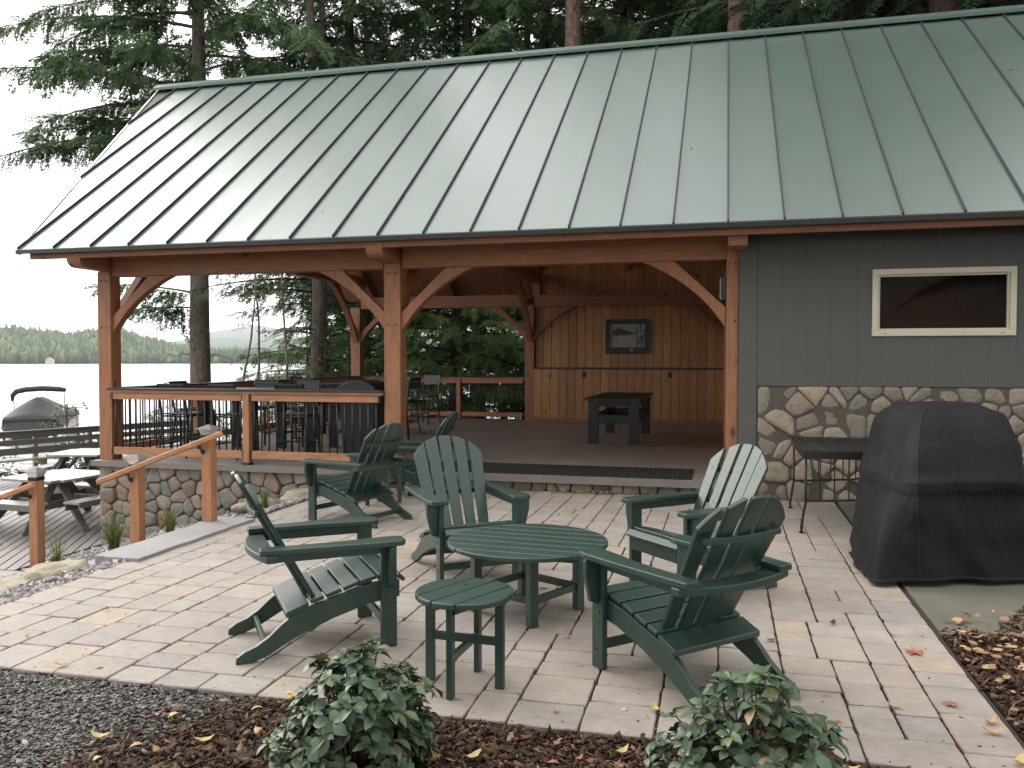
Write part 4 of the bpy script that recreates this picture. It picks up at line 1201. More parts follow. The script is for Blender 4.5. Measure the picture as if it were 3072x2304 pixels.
# --- scattered chips and gravel (uncountable)
def chips(name, n, place, size, flat, mat, lab=None, cat=None, seed=1, tilt=.5, elong=(1,1.5)):
    r = np.random.default_rng(seed); rr = random.Random(seed)
    base = np.array([(math.cos(a)*(1+.25*math.sin(3*a+1)), math.sin(a), z) for z in (-.5,.5) for a in (0,1.3,2.4,3.6,5.0)])
    F = [(4,3,2,1,0),(5,6,7,8,9)]+[(i,(i+1)%5,5+(i+1)%5,5+i) for i in range(5)]
    T = np.zeros((n,10,3)); k = 0
    while k < n:
        q = place(rr)
        if q is None: continue
        x,y,z = q
        s = rr.uniform(*size)*(1+1.2*rr.random()**4); e = rr.uniform(*elong)
        Mx = Matrix.Rotation(rr.uniform(0,6.28),3,'Z') @ Matrix.Rotation(rr.gauss(0,tilt),3,'X') @ Matrix.Rotation(rr.gauss(0,tilt),3,'Y')
        A = np.array(Mx)
        b = base*np.array([s*e*.5, s*.5, s*flat*rr.uniform(.6,1.4)])*(1+.18*r.standard_normal((10,1)))
        T[k] = b@A.T + np.array([x,y,z]); k += 1
    o = np_mesh2(name, T, F, None, M[mat]); tag(o, lab, cat, None, 'stuff'); return o
def p_mulch(rr):
    x = rr.uniform(-3.0,1.5); y = rr.uniform(2.45,3.55)
    # slate takes over towards the left
    if x < -2.2 - .35*(3.55-y) + rr.gauss(0,.14): return None
    return x, y, -.022+rr.random()*.016
def p_mulch2(rr):
    x = rr.uniform(1.27,2.9); y = rr.uniform(3.2,6.3)
    if x > 1.2 and y > 5.45 + .9*(x-1.3)*0 and x < 1.6+.6*(y-5.5): return None
    return x, y, -.012+rr.random()*.018
chips('bark_mulch', 19000, p_mulch, (.007,.019), .16, 'chips', 'dark bark mulch around the front shrubs', 'mulch', 2, .5, (1,3.2))
chips('bark_mulch', 12000, p_mulch2, (.008,.022), .16, 'chips', 'dark bark mulch bordering the patio on the right', 'mulch', 3, .5, (1,3.2))
def p_slate(rr):
    x = rr.uniform(-4.9,-1.5); y = rr.uniform(2.3,3.55)
    if x > -2.15 - .35*(3.55-y) + rr.gauss(0,.2): return None
    return x, y, -.026+rr.random()*.012
chips('slate_gravel', 34000, p_slate, (.004,.015), .13, 'slate', 'dark slate gravel in front of the patio edge', 'gravel', 4, .22)
def p_strip(rr):
    x = rr.uniform(-4.95,-4.61); y = rr.uniform(3.7,5.75)
    if x < -4.86+.05*math.sin(y*6): return None
    return x, y, -.045+.03*rr.random()
chips('gray_gravel', 3800, p_strip, (.014,.034), .45, 'pebble', 'gray gravel strip along the left patio edge', 'gravel', 5, .5)
def p_strip2(rr):
    y = rr.uniform(7.42,9.93); x = rr.uniform(-5.6,-4.61)
    if x < -4.95 - .45*max(0,(8.4-y)) : return None
    return x, y, gh(x,y)+.04+.03*rr.random()
chips('gray_gravel', 4200, p_strip2, (.014,.034), .45, 'pebble', 'gray gravel between the patio corner and fieldstone wall', 'gravel', 6, .5)
def p_bed(rr):
    x = rr.uniform(-8.5,-5.3); y = rr.uniform(7.0,9.9)
    return x, y, gh(x,y)+.035+.03*rr.random()
chips('bed_gravel', 7500, p_bed, (.014,.04), .4, 'pebble', 'weathered gravel in the planting bed under the porch wall', 'gravel', 7, .5)
def p_bank(rr):
    x = rr.uniform(2.3,4.2); y = rr.uniform(6.6,9.95); return x, y, gh(x,y)+.01+.03*rr.random()
chips('bank_gravel', 5200, p_bank, (.025,.07), .6, 'pebble', 'light mixed pebbles on the bank behind the grill', 'gravel', 8, .5)
def p_joint(rr):
    # grit washed into the wide joints of the patio
    i = rr.randrange(28,89); return -4.6+i*g+rr.gauss(0,.005), rr.uniform(3.56,7.5), -.0115+rr.random()*.004
chips('joint_grit', 14000, p_joint, (.003,.008), .6, 'chips', 'dark grit and crumbs filling the paver joints', 'grit', 12, .6)
chips('patio_crumbs', 320, lambda rr: (rr.uniform(-4.5,1.2), 3.57+6.2*rr.random()**1.7, .002), (.0025,.006), .3, 'chips', 'tiny dark crumbs of bark and leaf strewn over the pavers', 'crumbs', 13, .3, (1,2.5))

# ================================================================== fallen leaves
def leaf_mesh(name, L, Wd, curl, seed, lobed=False):
    r = random.Random(seed); vs = []; fs = []; n = 9
    for i in range(n+1):
        t = i/n; w = Wd*math.sin(math.pi*min(1,t*.96+.02))**.8*(1-.25*t)
        if lobed: w *= 1+.55*math.sin(t*math.pi*3.5)
        z = curl*L*(t-.5)**2*2.2 + .004
        for s in (-1,-.5,0,.5,1):
            vs.append((L*(t-.5), s*w, z+abs(s)*w*.55*(1 if curl>=0 else -.4)+r.uniform(-.0015,.0015)))
    for i in range(n):
        for k in range(4):
            o = i*5+k; fs.append((o,o+1,o+6,o+5))
    me = bpy.data.meshes.new(name); me.from_pydata(vs, [], fs); me.polygons.foreach_set('use_smooth',[True]*len(fs)); me.update(); return me
def maple_mesh(name, R_, seed):
    r = random.Random(seed); pts = []
    for k in range(40):
        a = 2*math.pi*k/40; lob = abs(math.cos(a*2.5))**.8
        rad = R_*(.38+.62*lob)*(1+.12*math.sin(a*15))*(1 if abs(a-math.pi)>.3 else .6)
        pts.append((rad*math.cos(a), rad*math.sin(a)))
    vs = [(0,0,.006)]+[(x*.5,y*.5,.004+r.uniform(0,.004)) for x,y in pts]+[(x,y,.003+.012*r.random()) for x,y in pts]
    fs = [(0,1+k,1+(k+1)%40) for k in range(40)]+[(1+k,41+k,41+(k+1)%40,1+(k+1)%40) for k in range(40)]
    me = bpy.data.meshes.new(name); me.from_pydata(vs, [], fs); me.update(); return me
LM = {}
for k in ('yellow','tan','red','brown'):
    LM[k] = [leaf_mesh('leaf', .085, .019, .5, 1), leaf_mesh('leaf', .07, .022, -.5, 2), leaf_mesh('leaf', .05, .02, .9, 3)]
    for m_ in LM[k]: m_.materials.append(M['leaf_'+k])
mp = maple_mesh('leaf', .05, 1); mp.materials.append(M['leaf_red']); mpy = maple_mesh('leaf', .05, 2); mpy.materials.append(M['leaf_yellow'])
def fallen(me, x, y, z, lab, group=None, s=1., rz=None, tilt=0.):
    o = bpy.data.objects.new('fallen_leaf', me); col.objects.link(o)
    o.location = (x,y,z); o.rotation_euler = (tilt, 0, U(0,6.28) if rz is None else rz); o.scale = (s,)*3
    tag(o, lab, 'leaf', group); return o
for (k, v, x, y, s, lab) in LEAVES: fallen(LM[k][v] if k in LM else (mp if k == 'maple' else mpy), x, y, .004, lab, None, s)
rl = random.Random(77)
for i in range(46):
    x = rl.uniform(-4.4,1.15); y = rl.uniform(3.7,9.7)
    fallen(LM[rl.choice(('tan','brown','tan','yellow'))][rl.randrange(3)], x, y, .004, 'small curled dry leaf lying on the beige pavers', 'small dry leaves scattered on the patio', rl.uniform(.35,.65))
for i in range(20):
    x = rl.uniform(-4.2,0); y = rl.uniform(11.0,18.2)
    fallen(LM[rl.choice(('tan','brown'))][rl.randrange(3)], x, y, SL+.004, 'small dry leaf on the dark porch floor', 'dry leaves on the porch floor', rl.uniform(.5,.9))
for i in range(34):
    x = rl.uniform(-2.6,1.3); y = rl.uniform(2.7,3.5)
    fallen(LM[rl.choice(('tan','brown','yellow','red'))][rl.randrange(3)], x, y, .0, 'dry leaf lying on the dark mulch', 'dry leaves on the front mulch', rl.uniform(.5,.9), None, rl.uniform(-.3,.3))
for i in range(9):
    x = rl.uniform(-5.5,4.5); t = rl.uniform(.1,.85); q = rp(x,t,.006)
    o = fallen(LM['tan' if i%3 else 'yellow'][1], *q, 'tiny pale leaf stuck on the green metal roof', 'tiny leaves on the roof', rl.uniform(.5,.8)); o.rotation_euler = (RAD(36.9),0,rl.uniform(0,6))
for i in range(5):
    x = rl.uniform(-9.2,-8.8)-.5*i; y = rl.uniform(8.5,10.5)
    fallen(LM['brown'][i%3], x, y, -1.032, 'dark dry leaf on the gray deck boards', 'dry leaves on the deck', .9)
# thick litter drifts
def litter(name, n, place, lab, seed, sz=(.03,.07)):
    rr = random.Random(seed); tv = np.array([(-.5,0,0),(-.2,.22,.1),(.2,.2,.12),(.5,0,.1),(.2,-.2,.0),(-.2,-.22,.03)]); F = [(0,1,2,3),(0,3,4,5)]
    T = np.zeros((n,6,3))
    for k in range(n):
        q = place(rr); s = rr.uniform(*sz)
        A = np.array(Matrix.Rotation(rr.uniform(0,6.28),3,'Z') @ Matrix.Rotation(rr.gauss(0,.45),3,'X'))
        T[k] = (tv*s)@A.T + np.array(q)
    tag(np_mesh2(name, T, F, None, M['litter']), lab, 'leaf litter', None, 'stuff')
def pl1(rr):
    while True:
        x = rr.gauss(1.62,.2); y = rr.gauss(5.0,.35)
        if x > 1.27: return x, y, .006+rr.random()*.03
litter('leaf_litter', 150, pl1, 'drift of orange fallen leaves on the mulch right of the patio', 5, (.035,.08))
litter('leaf_litter', 90, lambda rr: (1.3+abs(rr.gauss(0,.3)), rr.uniform(3.4,5.6), .008+rr.random()*.01), 'scattered brown leaves along the right patio border', 6)
litter('leaf_litter', 120, lambda rr: (rr.gauss(-1.55,.35), 9.9-abs(rr.gauss(0,.05)), .01+rr.random()*.03), 'small drift of leaves against the porch step stones', 7, (.025,.05))
litter('leaf_litter', 1500, lambda rr: (lambda x,y: (x,y,gh(x,y)+.02+rr.random()*.03))(rr.uniform(-9,2), rr.uniform(19.3,24)), 'brown leaf litter on the forest floor behind the porch', 8, (.06,.13))

# ================================================================== grasses
def grass(x, y, z, n, h, lab, seed):
    r = random.Random(seed); V = []
    for k in range(n):
        a = r.uniform(0,6.28); lean = r.uniform(.05,.75); L = h*r.uniform(.55,1.1); w = r.uniform(.004,.008)
        d = Vector((math.cos(a),math.sin(a),0)); s = Vector((-d.y,d.x,0)); prev = None; bx = d*r.uniform(0,.05)
        for i in range(6):
            t = i/5; p = bx + d*(lean*L*t*t*.9) + Vector((0,0,L*(t-.35*lean*t*t)))
            ww = w*(1-t*.92)
            cur = (p-s*ww, p+s*ww)
            if prev: V.append([prev[0],prev[1],cur[1],cur[0]])
            prev = cur
    o = np_mesh('ornamental_grass', np.array([[tuple(q) for q in f] for f in V]), M['blade']); o.location = (x,y,z)
    tag(o, lab, 'grass plant', 'ornamental grass tufts by the steps')
grass(-6.62, 7.1, -.57, 60, .46, 'sparse grass tuft right beside the lowest rail post', 1)
grass(-6.02, 7.22, -.38, 130, .52, 'fullest grass tuft in the bed, between two rail posts', 2)
grass(-5.42, 7.3, -.14, 75, .36, 'low arching grass tuft just right of the middle rail post', 3)
grass(-4.98, 8.35, -.06, 60, .30, 'small grass tuft at the fieldstone wall behind the top rail post', 4)

# ================================================================== stair handrails
def handrail(lab, posts, ra, rb):
    t = thing('stair_handrail', lab, 'handrail', (posts[0][0], posts[0][1], posts[0][2]), 0, 'wooden stair handrails')
    o = Vector(t.location)
    for x, y, z0, z1 in posts:
        c = Vector((x,y,0))-Vector((o.x,o.y,o.z))
        po = MB().box(c.x-.052, c.x+.052, c.y-.052, c.y+.052, c.z+z0-.1, c.z+z1).build('post', M['rail_post'], t, bevel=.006)
        zt = c.z+z1
        cap = MB().box(c.x-.058,c.x+.058,c.y-.058,c.y+.058,zt-.01,zt+.028).build('post_cap', M['black'], t, bevel=.008)
        f = [(-.056,-.056),(.056,-.056),(.056,.056),(-.056,.056)]
        MB().prism(f, lambda a,b:(c.x+a*.9,c.y+b*.9,zt+.0285), lambda a,b:(c.x+a*1.25,c.y+b*1.25,zt+.085)).build('lens', M['clear'], cap)
        pv = [(c.x+a*1.75,c.y+b*1.75,zt+.087) for a,b in f]+[(c.x+a*.1,c.y+b*.1,zt+.128) for a,b in f]+[(c.x+a*1.75,c.y+b*1.75,zt+.0855) for a,b in f]
        MB().add(pv, [(0,1,5,4),(1,2,6,5),(2,3,7,6),(3,0,4,7),(4,5,6,7),(11,10,9,8),(8,9,1,0),(9,10,2,1),(10,11,3,2),(11,8,0,3)]).build('solar_roof', M['metal_gray'], cap)
        zr = ra[2]+(rb[2]-ra[2])*((x-.03)-ra[0])/(rb[0]-ra[0])
        br = MB(); px = c.x-.03; py = c.y-.053; pz = zr-o.z-.05
        br.tube([(px,py,pz-.05),(px,py-.008,pz-.05)], .024, 10); br.tube([(px,py-.005,pz-.05),(px,py-.03,pz-.04),(px,py-.042,pz-.0),(px,py-.042,pz+.03)], .008, 8)
        br.build('rail_bracket', M['black'], t)
    a = Vector(ra)-o; b = Vector(rb)-o
    MB().bar(a, b, .04, .055).build('rail', M['rail_wood'], t, bevel=.014, seg=3)
handrail('upper wooden stair handrail on two posts beside the granite steps', [(-4.88,7.18,.0,.85),(-5.71,7.19,-.32,.535)], (-4.66,7.075,.905), (-6.10,7.085,.375))
handrail('lower wooden stair handrail with a single post at the deck, left edge', [(-6.84,7.09,-.57,.38),(-8.3,7.12,-1.1,-.12)], (-6.765,6.985,.345), (-8.6,7.0,-.30))

# ================================================================== deck
DZ = -1.04
dd = Vector((-.47,.883,0)); dn = Vector((.883,.47,0))
o0 = Vector((-8.62,8.0,0))
mb = MB(); wb = .142
# boards clipped to the deck outline
outline = [(-8.65,5.0),(-8.65,14.5),(-9.0,19.5),(-13.8,20.6),(-16.2,14.0),(-15.5,5.0)]
def hclip(poly, nx, ny, c): return clip(poly, nx, ny, c)
for k in range(-60, 60):
    lo, hi = k*wb+.010, (k+1)*wb-.010
    poly = hclip(outline[::-1] if False else outline, dn.x, dn.y, dn.dot(o0)+hi)
    if len(poly) > 2: poly = hclip(poly, -dn.x, -dn.y, -(dn.dot(o0)+lo))
    if len(poly) > 2: mb.prism(poly, lambda a,b:(a,b,DZ-.028), lambda a,b:(a,b,DZ))
structure(mb.build('deck', M['deck']))
structure(MB().prism(outline, lambda a,b:(a,b,DZ-.3), lambda a,b:(a,b,DZ-.034)).build('deck_frame', M['seam']))

# built-in bench with slatted back along the deck's lake edge
A = Vector((-16.6,12.0,0)); B = Vector((-12.9,20.9,0))
A = Vector((-15.28,14.87,0)) + (Vector((-15.28,14.87,0))-Vector((-13.8,18.51,0)))*1.2; B = Vector((-13.8,18.51,0)) + (Vector((-13.8,18.51,0))-Vector((-15.28,14.87,0)))*.35
L = (B-A).length; rz = math.atan2(B.y-A.y, B.x-A.x)
t = thing('deck_bench', 'long gray deck bench with a three board back along the lake edge', 'bench', (A.x,A.y,DZ), rz)
for k, (z0, z1) in enumerate(((.53,.685),(.745,.865),(.915,1.035))):
    MB().box(0, L, -.015+.03*0, .022, z0, z1).build('back_board', M['gray_board'], t, bevel=.004)
MB().box(0, L, -.05, .05, 1.036, 1.062).build('cap_board', M['gray_board'], t, bevel=.004)
MB().box(0, L, -.46, -.02, .43, .468).build('seat', M['gray_light'], t, bevel=.005)
k = .55; 
while k < L:
    lg = MB(); lg.box(k-.045,k+.045,.024,.11,-.25,1.035); lg.box(k-.045,k+.045,-.40,-.32,-.04,.428); lg.bar((k,-.36,.34),(k,.05,.40),.09,.12)
    lg.build('support', M['treated'], t, bevel=.004); k += 1.23

# picnic tables
def picnic(x, y, rz, lab):
    t = thing('picnic_table', lab, 'picnic table', (x,y,DZ), rz, 'gray picnic tables on the deck')
    mb = MB()
    for k in range(8):
        a = -.62+k*.155; c = .1 if k in (0,7) else 0
        mb.box(-.62+c, .62-c, a+.003, a+.152, .735, .775)
    mb.build('tabletop', M['gray_light'], t, bevel=.005)
    for q in range(4):
        R4 = Matrix.Rotation(q*math.pi/2, 4, 'Z')
        mb = MB()
        for k in range(2): mb.box(-.62, .62, -1.06+k*.15, -1.06+k*.15+.146, .435, .473, R4)
        mb.build('bench_seat', M['gray_light'], t, bevel=.005)
        mb = MB(); mb.box(-.62,.62,-1.085,-1.0605,.385,.474,R4); mb.box(-.60,.60,-.80,-.776,.33,.434,R4); mb.build('seat_rail', M['gray_board'], t)
        lg = MB()
        for s in (-1,1):
            a = R4 @ Vector((s*.42,-1.0,0)); b = R4 @ Vector((s*.26,-.3,.73)); lg.bar(a, b, .04, .12, (0,1,0))
        a = R4 @ Vector((0,-1.0,.36)); b = R4 @ Vector((0,0,.36)); lg.bar(a+(R4@Vector((.3,0,0))), b+(R4@Vector((.3,0,0))), .04, .12)
        lg.build('leg_frame', M['gray_board'], t)
    return t
picnic(-10.48, 11.32, RAD(-5), 'gray square picnic table on the deck, left of the fieldstone wall')
picnic(-12.5, 14.3, RAD(12), 'second gray picnic table far back by the deck bench')

# ================================================================== boat, lake shore
bx = Vector((-35.6,37.4,WATER))
t = thing('pontoon_boat', 'moored pontoon boat under a charcoal canvas cover with folded bimini top', 'boat', bx, RAD(122))
# local: x forward (away), y left
for s in (-1,1):
    MB().tube([(-2.9,s*.95,.12),(-2.4,s*.95,.18),(3.2,s*.95,.18),(3.7,s*.95,.32)], [.15,.32,.32,.05], 12).build('pontoon', M['alu'], t, smooth=True)
MB().box(-2.9,3.4,-1.25,1.25,.5,.58).build('boat_deck', M['alu'], t)
MB().box(-2.88,3.3,-1.22,1.22,.1,.5).build('hull', M['hull'], t)
mb = MB(); mb.box(-2.85,3.2,-1.23,-1.2,.6,1.15); mb.box(-2.85,3.2,1.2,1.23,.6,1.15); mb.box(-2.85,-2.82,-1.2,1.2,.6,1.15); mb.box(3.17,3.2,-1.2,1.2,.6,1.15)
mb.build('fence_panel', M['hull'], t)
mb = MB()
for s in (-1,1):
    for k in range(4): mb.tube([(-2.0,s*1.245,.68+k*.13),(3.1,s*1.245,.68+k*.13)], .018, 6)
mb.build('side_rail', M['alu'], t)
nx, ny = 36, 20; vs = []; fs = []
for i in range(nx+1):
    for j in range(ny+1):
        u = i/nx; v = j/ny*2-1; x = -3.05+u*5.9
        rid = 1.5+.62*max(0,1-abs(u-.30)/.32)*.5 + .10*abs(math.sin(u*math.pi*4.0)) ; rid = 1.30+.85*sstep(0,.33,u)*(1-.6*sstep(.45,1,u)) + .07*math.cos((u-.33)*2*math.pi*5.5)*(1 if .25<u<.8 else 0)
        z = rid - (rid-1.16)*abs(v)**1.25 if abs(v) < .8 else None
        if z is None:
            e = (abs(v)-.8)/.2; zt = rid-(rid-1.16)*.8**1.25; z = zt-(zt-(.72 if u<.5 else 1.0))*e
            y = (1.28+.06*e)*(1 if v>0 else -1)
        else: y = v/.8*1.28
        if u < .06: z = z*(u/.06)+.62*(1-u/.06) if abs(v)<.8 else min(z,.7)
        vs.append((x,y,z))
for i in range(nx):
    for j in range(ny):
        o_ = i*(ny+1)+j; fs.append((o_,o_+ny+1,o_+ny+2,o_+1))
MB().add(vs,fs).build('canvas_cover', M['boat_cover'], t, smooth=True)
bm_ = MB().tube([(-.9,1.22,2.0),(-.9,1.2,2.3),(-.88,1.02,2.5),(-.85,.6,2.6),(-.85,-.2,2.65),(-.85,-1.0,2.60),(-.85,-1.3,2.55)], [.06,.12,.14,.14,.14,.14,.10], 8)
bm_.build('bimini_top', M['boat_cover'], t, smooth=True)
fr = MB()
for s in (-1,1):
    fr.tube([(-.3,s*1.2,1.1),(-.9,s*1.22,2.45)], .025, 6); fr.tube([(-1.2,s*1.2,1.1),(-.9,s*1.22,2.1)], .025, 6)
fr.build('bimini_frame', M['alu'], t)
MB().tube([(-2.9,.3,.55),(-4.3,1.5,.15)], .03, 5).build('mooring_rope', M['white'], t)
t = MB().box(-39.5,-37.6,33.5,36.5,WATER-.3,WATER+.28).build('boat_dock', M['gray_light']); tag(t, 'small floating dock beside the moored boat', 'dock')

# far shore: hill, forest, cottages
def hill_h(az, d):
    # az degrees left of +Y
    top = 17 + 8*math.exp(-((az-45)/5.)**2) + 5*math.exp(-((az-39.5)/2.2)**2) - 15*sstep(38.5,34.5,az) - 9*sstep(35,26,az) + 8*sstep(60,100,az)
    top += 2.5*math.sin(az*1.3)+1.5*math.sin(az*3.1)
    return WATER-1 + (top+4)*sstep(800,1150,d)
vs = []; fs = []; na, nd = 120, 24
for i in range(na+1):
    az = 5+115*i/na
    for j in range(nd+1):
        d = 790+700*j/nd; a = RAD(az); vs.append((-d*math.sin(a), d*math.cos(a), hill_h(az,d)))
for i in range(na):
    for j in range(nd):
        o_ = i*(nd+1)+j; fs.append((o_,o_+1,o_+nd+2,o_+nd+1))
structure(MB().add(vs,fs).build('hills', M['hill'], smooth=True))
def far_ridge(name, D_, W_, hfun, a0, a1, n=80):
    vs = []; fs = []
    for i in range(n+1):
        az = a0+(a1-a0)*i/n; a = RAD(az)
        for d, k in ((D_-W_,0),(D_-W_*.5,.62),(D_,1),(D_+W_,.3)): vs.append((-d*math.sin(a), d*math.cos(a), WATER-2+hfun(az)*k))
    for i in range(n):
        for j in range(3):
            o_ = i*4+j; fs.append((o_,o_+1,o_+5,o_+4))
    structure(MB().add(vs,fs).build(name, M['hill'], smooth=True))
far_ridge('mountains', 3300, 700, lambda az: 82+34*math.exp(-((az-31.5)/2.6)**2)+16*math.sin(az*.45)+5*math.sin(az*1.7), 5, 70)
far_ridge('hills', 2100, 400, lambda az: 46+10*math.sin(az*.6+1)+3*math.sin(az*2.1), 5, 75)
# forest on the hill: a mass of rounded and pointed crowns
import bmesh
bm = bmesh.new(); bmesh.ops.create_icosphere(bm, subdivisions=1, radius=1); bm.verts.ensure_lookup_table()
ico = np.array([v.co[:] for v in bm.verts]); icf = [[v.index for v in f.verts] for f in bm.faces]; bm.free()
r = np.random.default_rng(9); T = []
n = 0
while n < 7500:
    az = r.uniform(24, 60); d = 800 + 400*r.random()**1.0; z = hill_h(az,d)
    if z < WATER: z = WATER
    s = r.uniform(2.2,5.0); hgt = r.uniform(5.5,11)
    p = ico.copy(); 
    k = 1+.22*np.sin(p[:,0:1]*3+r.uniform(0,6))*np.cos(p[:,1:2]*4+r.uniform(0,6))+.16*r.standard_normal((len(p),1))
    p = p*k
    if r.random() < .5:
        w = np.clip(1.05-(p[:,2:3]*.5+.5),.06,1); p[:,:2] *= w*1.25; hgt *= 1.35; s *= .75
    a = RAD(az); p = p*np.array([s,s,hgt*.62]) + np.array([-d*math.sin(a), d*math.cos(a), z+hgt*.5])
    T.append(p); n += 1
o = np_mesh2('far_forest', np.array(T), icf, None, M['far_trees'], None, True); tag(o, 'mixed green forest covering the hills across the lake', 'forest', None, 'stuff')
def cottage(az, d, s, wall, lab, rz):
    a = RAD(az); x, y = -d*math.sin(a), d*math.cos(a)
    t = thing('cottage', lab, 'house', (x,y,WATER+.4), rz)
    w, l, h = 4.5*s, 6*s, 4.2*s
    MB().prism([(-w,0),(w,0),(w,h),(0,h+3.2*s),(-w,h)], lambda a,b:(a,-l,b), lambda a,b:(a,l,b)).build('wall', M[wall], t)
    e = .5
    MB().prism([(-w-e,h-.5),(0,h+3.2*s+.1),(w+e,h-.5),(w+e,h),(0,h+3.2*s+.7),(-w-e,h)], lambda a,b:(a,-l-.6,b), lambda a,b:(a,l+.6,b)).build('roof', M['house_roof'], t)
    for xx in (-2*s, 1.2*s): MB().box(xx-.6*s, xx+.6*s, -l-.1, -l-.02, 1.6*s, 3.2*s).build('window', M['hull'], t)
cottage(43.15, 797, .72, 'house_wall', 'small cream cottage on the far shore of the lake', RAD(43))
cottage(34.75, 797, .85, 'house_brown', 'brown cottage with gray roof on the far shore near the post', RAD(60))
# ================================================================== foliage
def spray_template(rnd, L=.85, tw=12, wid=.36):
    """flat hemlock spray along +x made of short needle rows"""
    Q = []
    def strip(p, d, l, w, z0, z1):
        s = np.array([-d[1], d[0]])*w
        a = p; m = p+d*l*.5; b = p+d*l
        Q.append([(a[0]-s[0]*.4,a[1]-s[1]*.4,z0),(m[0]-s[0],m[1]-s[1],(z0+z1)/2+.006),(b[0],b[1],z1),(m[0]+s[0],m[1]+s[1],(z0+z1)/2+.006)])
    for i in range(tw):
        t = (i+.6)/tw; x = t*L; droop = -.16*t*t
        for sgn in (-1,1):
            l = wid*(1-t*.72)*rnd.uniform(.65,1.2)*(.55+.45*min(1,t*4)); a = sgn*rnd.uniform(.6,1.05)
            d = np.array([math.cos(a), math.sin(a)]); p = np.array([x+rnd.uniform(-.02,.02), 0.])
            z1 = droop-l*rnd.uniform(.05,.4)
            strip(p, d, l*1.05, .016, droop, z1)
            m = max(2, int(l/.07))
            for k in range(m):
                u = (k+.6)/m
                for q in (-1,1):
                    if rnd.random() < .18: continue
                    a2 = a+q*rnd.uniform(.45,.95); d2 = np.array([math.cos(a2), math.sin(a2)])
                    z_ = droop+(z1-droop)*u
                    strip(p+d*l*u, d2, rnd.uniform(.07,.13)*(1.1-u*.4), rnd.uniform(.014,.022), z_, z_-.03*rnd.random())
    strip(np.array([L*.9,0.]), np.array([1.,0.]), .12, .018, -.15, -.2)
    return np.array(Q)
_rs = random.Random(4)
SPRAYS = [spray_template(_rs) for _ in range(4)]
def conifer(seed, H, r0, zlow, nb, blen, crown_mat, trunk_mat, droop=.035, el=(.15,.35), dens=1., ssz=1., extra=(), top=1., sway=.12, dead=10, sph=.26, pitch=(.0,.95)):
    rnd = random.Random(seed); tk = MB(); parts = []
    tp = [(sway*math.sin(z*.45+seed), sway*math.cos(z*.37+seed*2)-sway*math.cos(seed*2), z) for z in [H*i/14 for i in range(15)]]
    tp[0] = (0,0,-.5)
    tk.tube(tp, [r0*(1.35 if i == 0 else 1)*(1-.93*(i/14)**1.1)+.012 for i in range(15)], 14)
    def axis(z):
        f = max(0,min(13.999, z/H*14)); i = int(f); return Vector(tp[i]).lerp(Vector(tp[i+1]), f-i)
    for k in range(dead):
        z = rnd.uniform(zlow*.25, zlow+2); a = rnd.uniform(0,6.28); L = rnd.uniform(.4,1.8); p = axis(z)
        tk.tube([p, p+Vector((math.cos(a)*L*.5,math.sin(a)*L*.5,.04*L)), p+Vector((math.cos(a)*L,math.sin(a)*L,-.1*L))], [.022,.014,.004], 4)
    B = [(zlow+(H-zlow)*((i+rnd.random()*.8)/nb)**1.05, i*2.399+rnd.uniform(-.5,.5), None) for i in range(nb)] + list(extra)
    for z, az, L in B:
        if z > H*.99: continue
        t = (z-zlow)/(H-zlow)
        if L is None: L = blen*(max(.02,1-max(0,t)*top))**.75*rnd.uniform(.6,1.12)+.35
        e = rnd.uniform(*el)*(1 if t < .8 else 1.6); p0 = axis(z); d = Vector((math.cos(az), math.sin(az), 0)); bend = rnd.uniform(-.12,.12)
        def bpt(s):
            q = Vector((math.cos(az+bend*s/L*2), math.sin(az+bend*s/L*2), 0))
            return p0 + q*s + Vector((0,0,math.tan(e)*s-droop*s*s))
        n = 6; tk.tube([bpt(L*i/n) for i in range(n+1)], [max(.006,.05*(L/5)**.8*(1-i/n)**.9+.006) for i in range(n+1)], 5, False)
        s = L*.12 + .15; side = 1
        while s < L:
            f = s/L
            sz = ssz*(1.0-.45*f)*rnd.uniform(.75,1.2)*min(1.,.5+L/4)
            if rnd.random() < dens:
                p = bpt(s); ang = az+bend*f*2+side*rnd.uniform(.55,1.15)
                pit = -rnd.uniform(*pitch); roll = rnd.uniform(-.8,.8)
                R_ = np.array(Matrix.Rotation(ang,3,'Z') @ Matrix.Rotation(-pit,3,'Y') @ Matrix.Rotation(roll,3,'X'))
                parts.append((SPRAYS[rnd.randrange(4)]*sz)@R_.T + np.array(p))
            side = -side; s += sph*rnd.uniform(.6,1.3)*max(.45,(ssz*.9))*.55*2*(.7)
        p = bpt(L*.97); R_ = np.array(Matrix.Rotation(az+bend*2,3,'Z') @ Matrix.Rotation(rnd.uniform(.1,.4),3,'Y'))
        parts.append((SPRAYS[rnd.randrange(4)]*ssz*.7)@R_.T + np.array(p))
    return tk, np.concatenate(parts)
def tree(name, label, cat, loc, tk, cr, tm, cm, rz=0, group=None, scale=1.):
    t = thing(name, label, cat, loc, rz, group); t.scale = (scale,)*3
    o = tk.build('trunk', M[tm], t, smooth=True); c = np_mesh('crown', cr, M[cm], t)
    return t
G_Y = lambda x,y: gh(x,y)-.1
